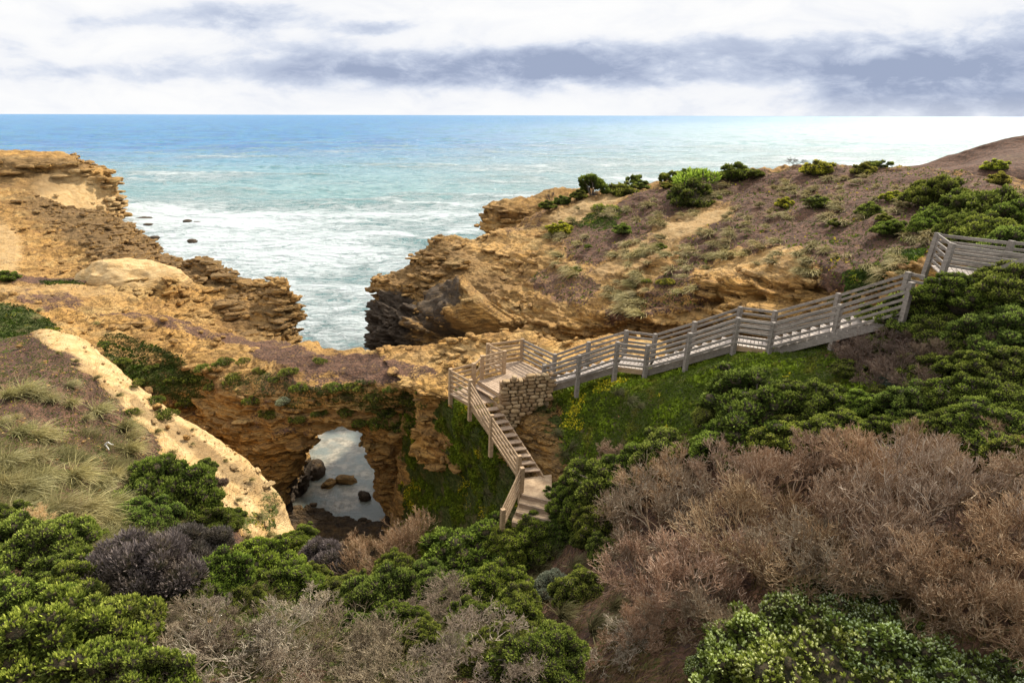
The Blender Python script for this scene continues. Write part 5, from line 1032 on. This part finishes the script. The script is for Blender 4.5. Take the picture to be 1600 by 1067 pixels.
for i, (u, v, sx, lb) in enumerate([(222, 342, 2.4, 'long flat dark rock awash in the surf beside the headland'), (232, 352, 1.3, 'small dark rock in the surf below the long flat one'), (242, 372, 1.0, 'tiny dark rock in the surf above the stratified ledges'), (293, 346, 1.1, 'small dark rock in the open surf right of the long flat one'), (308, 349, .9, 'rightmost small dark rock in the surf'), (300, 377, .9, 'dark rock in the surf nearest the bluff')]):
    rock_thing('sea_rock', u, v, .0, sx, .9, .42, lb, 'rock', SR, seed=30+i, dark=.85)
for i, (u, v, s, lb) in enumerate([(246, 637, .20, 'small brown stone sitting on the pale ridge'), (292, 685, .16, 'little stone lower on the pale ridge'), (262, 668, .12, 'tiny stone beside the soil edge of the pale ridge')]):
    g, d, n = ground(u, v); rock_thing('stone', 0, 0, 0, s, s*.7, s*.8, lb, 'stone', 'stones on the pale ridge', 60+i, 0, at=g+np.array([0, 0, s*.3]), crust=0)
st_ = lambda t, a=.25: (1-np.abs(t['N'][:, 2])) > a
slabs('left_cliff', 2000, .3, 1.3, .34, lambda u, v, d, t: st_(t, .22) & (t['A']['soil'] < .4) & (v > 300) & (u > -80) & (t['A']['moss'] < .4), 301, 'ledges of the left cliff')
slabs('left_cliff', 2600, .3, 1.6, .36, lambda u, v, d, t: (t['A']['crust'] > .6) & (v > 315) & (v < 520) & (u > 20), 302, 'crusted ledges above the surf on the left', 1.0)
slabs('rock_arch', 1000, .2, .8, .26, lambda u, v, d, t: st_(t, .3) & (u > 200) & (u < 720) & (v > 560) & (v < 860) & (t['A']['soil'] < .5), 303, 'ledges of the arch')
slabs('rock_ledge', 900, .2, .9, .22, lambda u, v, d, t: st_(t, .12), 304, 'ledges behind the platform')
slabs('right_headland', 2600, .35, 1.6, .36, lambda u, v, d, t: st_(t, .35) & (t['A']['soil'] < .35) & (t['A']['dark'] < .35) & (u > 560) & (v > 300), 305, 'ledges of the right headland')
slabs('far_headland', 800, .9, 4.0, .95, lambda u, v, d, t: st_(t, .3) & (u > -80), 306, 'ledges of the far left headland')
slabs('rock_outcrop', 350, .5, 2.2, .5, lambda u, v, d, t: st_(t, .3), 307, 'ledges of the small outcrop')
slabs('rock_cutting', 1300, .12, .55, .16, lambda u, v, d, t: (u > 770) & (u < 900), 308, 'ledges of the rock cutting by the stairs')
# loose stones and gravel too many to count
def gravel(name, terr, n, smin, smax, test, label, seed):
    t = [q for q in TERR if q['name'] == terr][0]; rs = np.random.RandomState(seed); u, v, d = t['uvd']; idx = np.where(test(u, v, d, t) & (d > 1))[0]; p = t['V'][rs.choice(idx, n)]+rs.normal(0, .06, (n, 3))*np.array([1, 1, 0]); keep = fbm(p*.5, 3, seed) > -.12; p = p[keep]; n = len(p)
    O = np.array([[1, 0, 0], [0, 1, 0], [-1, 0, 0], [0, -1, 0], [0, 0, 1], [0, 0, -1.]]); Fo = np.array([[0, 1, 4], [1, 2, 4], [2, 3, 4], [3, 0, 4], [1, 0, 5], [2, 1, 5], [3, 2, 5], [0, 3, 5]])
    s = smin+(smax-smin)*rs.rand(n)**3.5; V = O[None]*rs.uniform(.5, 1.2, (n, 6, 1))*np.stack([s*rs.uniform(.8, 1.6, n), s, s*.6], 1)[:, None]; a = rs.rand(n)*6.28; X = V[..., 0]*np.cos(a)[:, None]-V[..., 1]*np.sin(a)[:, None]; Yy = V[..., 0]*np.sin(a)[:, None]+V[..., 1]*np.cos(a)[:, None]
    V = np.stack([X, Yy, V[..., 2]], -1)+p[:, None]; FF = (Fo[None]+np.arange(n)[:, None, None]*6).reshape(-1, 3); V = V.reshape(-1, 3); z = np.zeros(len(V))
    o = link(bpy.data.objects.new(name, mesh_np(name, V, FF, ROCK, dict(soil=z, moss=z, pale=z+.12, dark=z, crust=z+.3), smooth=False))); tag(o, label, 'gravel', kind='stuff')
gravel('gravel', 'left_cliff', 5200, .04, .30, lambda u, v, d, t: (t['N'][:, 2] > .45) & (v > 400) & (u > -60), 'loose ochre stones scattered over the left plateau', 201)
gravel('gravel', 'rock_arch', 1500, .03, .16, lambda u, v, d, t: (t['N'][:, 2] > .5) & (v > 540) & (v < 640), 'loose stones on top of the arch', 202)
gravel('gravel', 'rock_ledge', 1500, .03, .22, lambda u, v, d, t: (t['N'][:, 2] > .4), 'loose stones on the ledge behind the platform', 203)
gravel('gravel', 'right_headland', 5200, .05, .32, lambda u, v, d, t: (t['N'][:, 2] > .25) & (v > 260) & (u > 640), 'stones strewn on the brown headland slope', 204)
gravel('gravel', 'left_slope', 4200, .012, .10, lambda u, v, d, t: (v > 515) & (v < 840) & (u > -60) & (u < 470), 'small stones on the left slope and pale ridge', 205)
# rounded pale dome on the plateau
ICO6 = ico(6); V = ICO6[0]*np.array([4.3, 3.2, 2.5]); V = V*(1+.22*fbm(ICO6[0]*1.5+3, 4, 61)[:, None]); V[:, 2] = np.where(V[:, 2] > 0, V[:, 2]*(1-.12*np.clip(V[:, 0]/4, -1, 1)), V[:, 2]); V = V+nrm(V)*(.06*fbm(ICO6[0]*np.array([7, 7, 22]), 4, 62)+.05*fbm(ICO6[0]*12, 3, 64))[:, None]
V = V-np.array([0, 0, 1])*(0.0); n = len(V); o = link(bpy.data.objects.new('rock_dome', mesh_np('rock_dome', V, ICO6[1], ROCK, dict(soil=np.zeros(n), moss=np.zeros(n), pale=np.clip(.2+.8*sstep(V[:, 2], .3, 1.6), 0, 1), dark=np.zeros(n), crust=.5*(1-sstep(V[:, 2], .3, 1.4)))))); c = P(208, 450, 50.5); o.location = tuple(c-np.array([0, 0, .2])); o.rotation_euler = (0, .06, .2); tag(o, 'smooth pale limestone dome rising from the ochre plateau', 'rock')
# broken blocks strewn over the ledge and plateau, each its own stone
GB = 'broken blocks lying on the ochre rock'
for i in range(46):
    if i < 16: u, v = rr_.uniform(605, 860), rr_.uniform(540, 575)
    elif i < 26: u, v = rr_.uniform(700, 800), rr_.uniform(524, 536)
    else: u, v = rr_.uniform(20, 440), rr_.uniform(455, 545)
    g, d, n = ground(u, v); s = rr_.uniform(.10, .26); rock_thing('stone', 0, 0, 0, s*1.3, s, s*.6, 'broken block of ochre stone lying loose on the rock by the arch', 'stone', GB, 100+i, 0, at=g+np.array([0, 0, s*.2]), crust=.4)
# bleached branch on the left slope
def branch(segs, name, mat, label, cat, loc):
    V, Q = tube_mesh_arrays(segs, 6); o = link(bpy.data.objects.new(name, mesh_np(name, V, Q, mat, dict(rnd=np.ones(len(V)))))); o.location = tuple(loc); tag(o, label, cat); return o
g, d, n = ground(168, 700)
BL, b_, p_ = material('bleached_wood'); p_.inputs['Base Color'].default_value = (.68, .64, .58, 1); p_.inputs['Roughness'].default_value = .8
b_.l.new(b_.mix(b_.noise(b_.node('ShaderNodeTexCoord').outputs['Object'], 20, 4, .6), (.50, .46, .40), (.75, .72, .66)), p_.inputs['Base Color'])
branch([(0, 0, .03, -.06, 0, .16, .03, .035), (-.06, 0, .16, .05, .02, .24, .035, .035), (.05, .02, .24, .17, 0, .17, .035, .02), (.17, 0, .17, .27, 0, .15, .02, .012), (0, 0, .03, .08, -.05, -.05, .03, .02)], 'driftwood', BL, 'white bleached branch lying on the red soil of the left slope', 'branch', g)
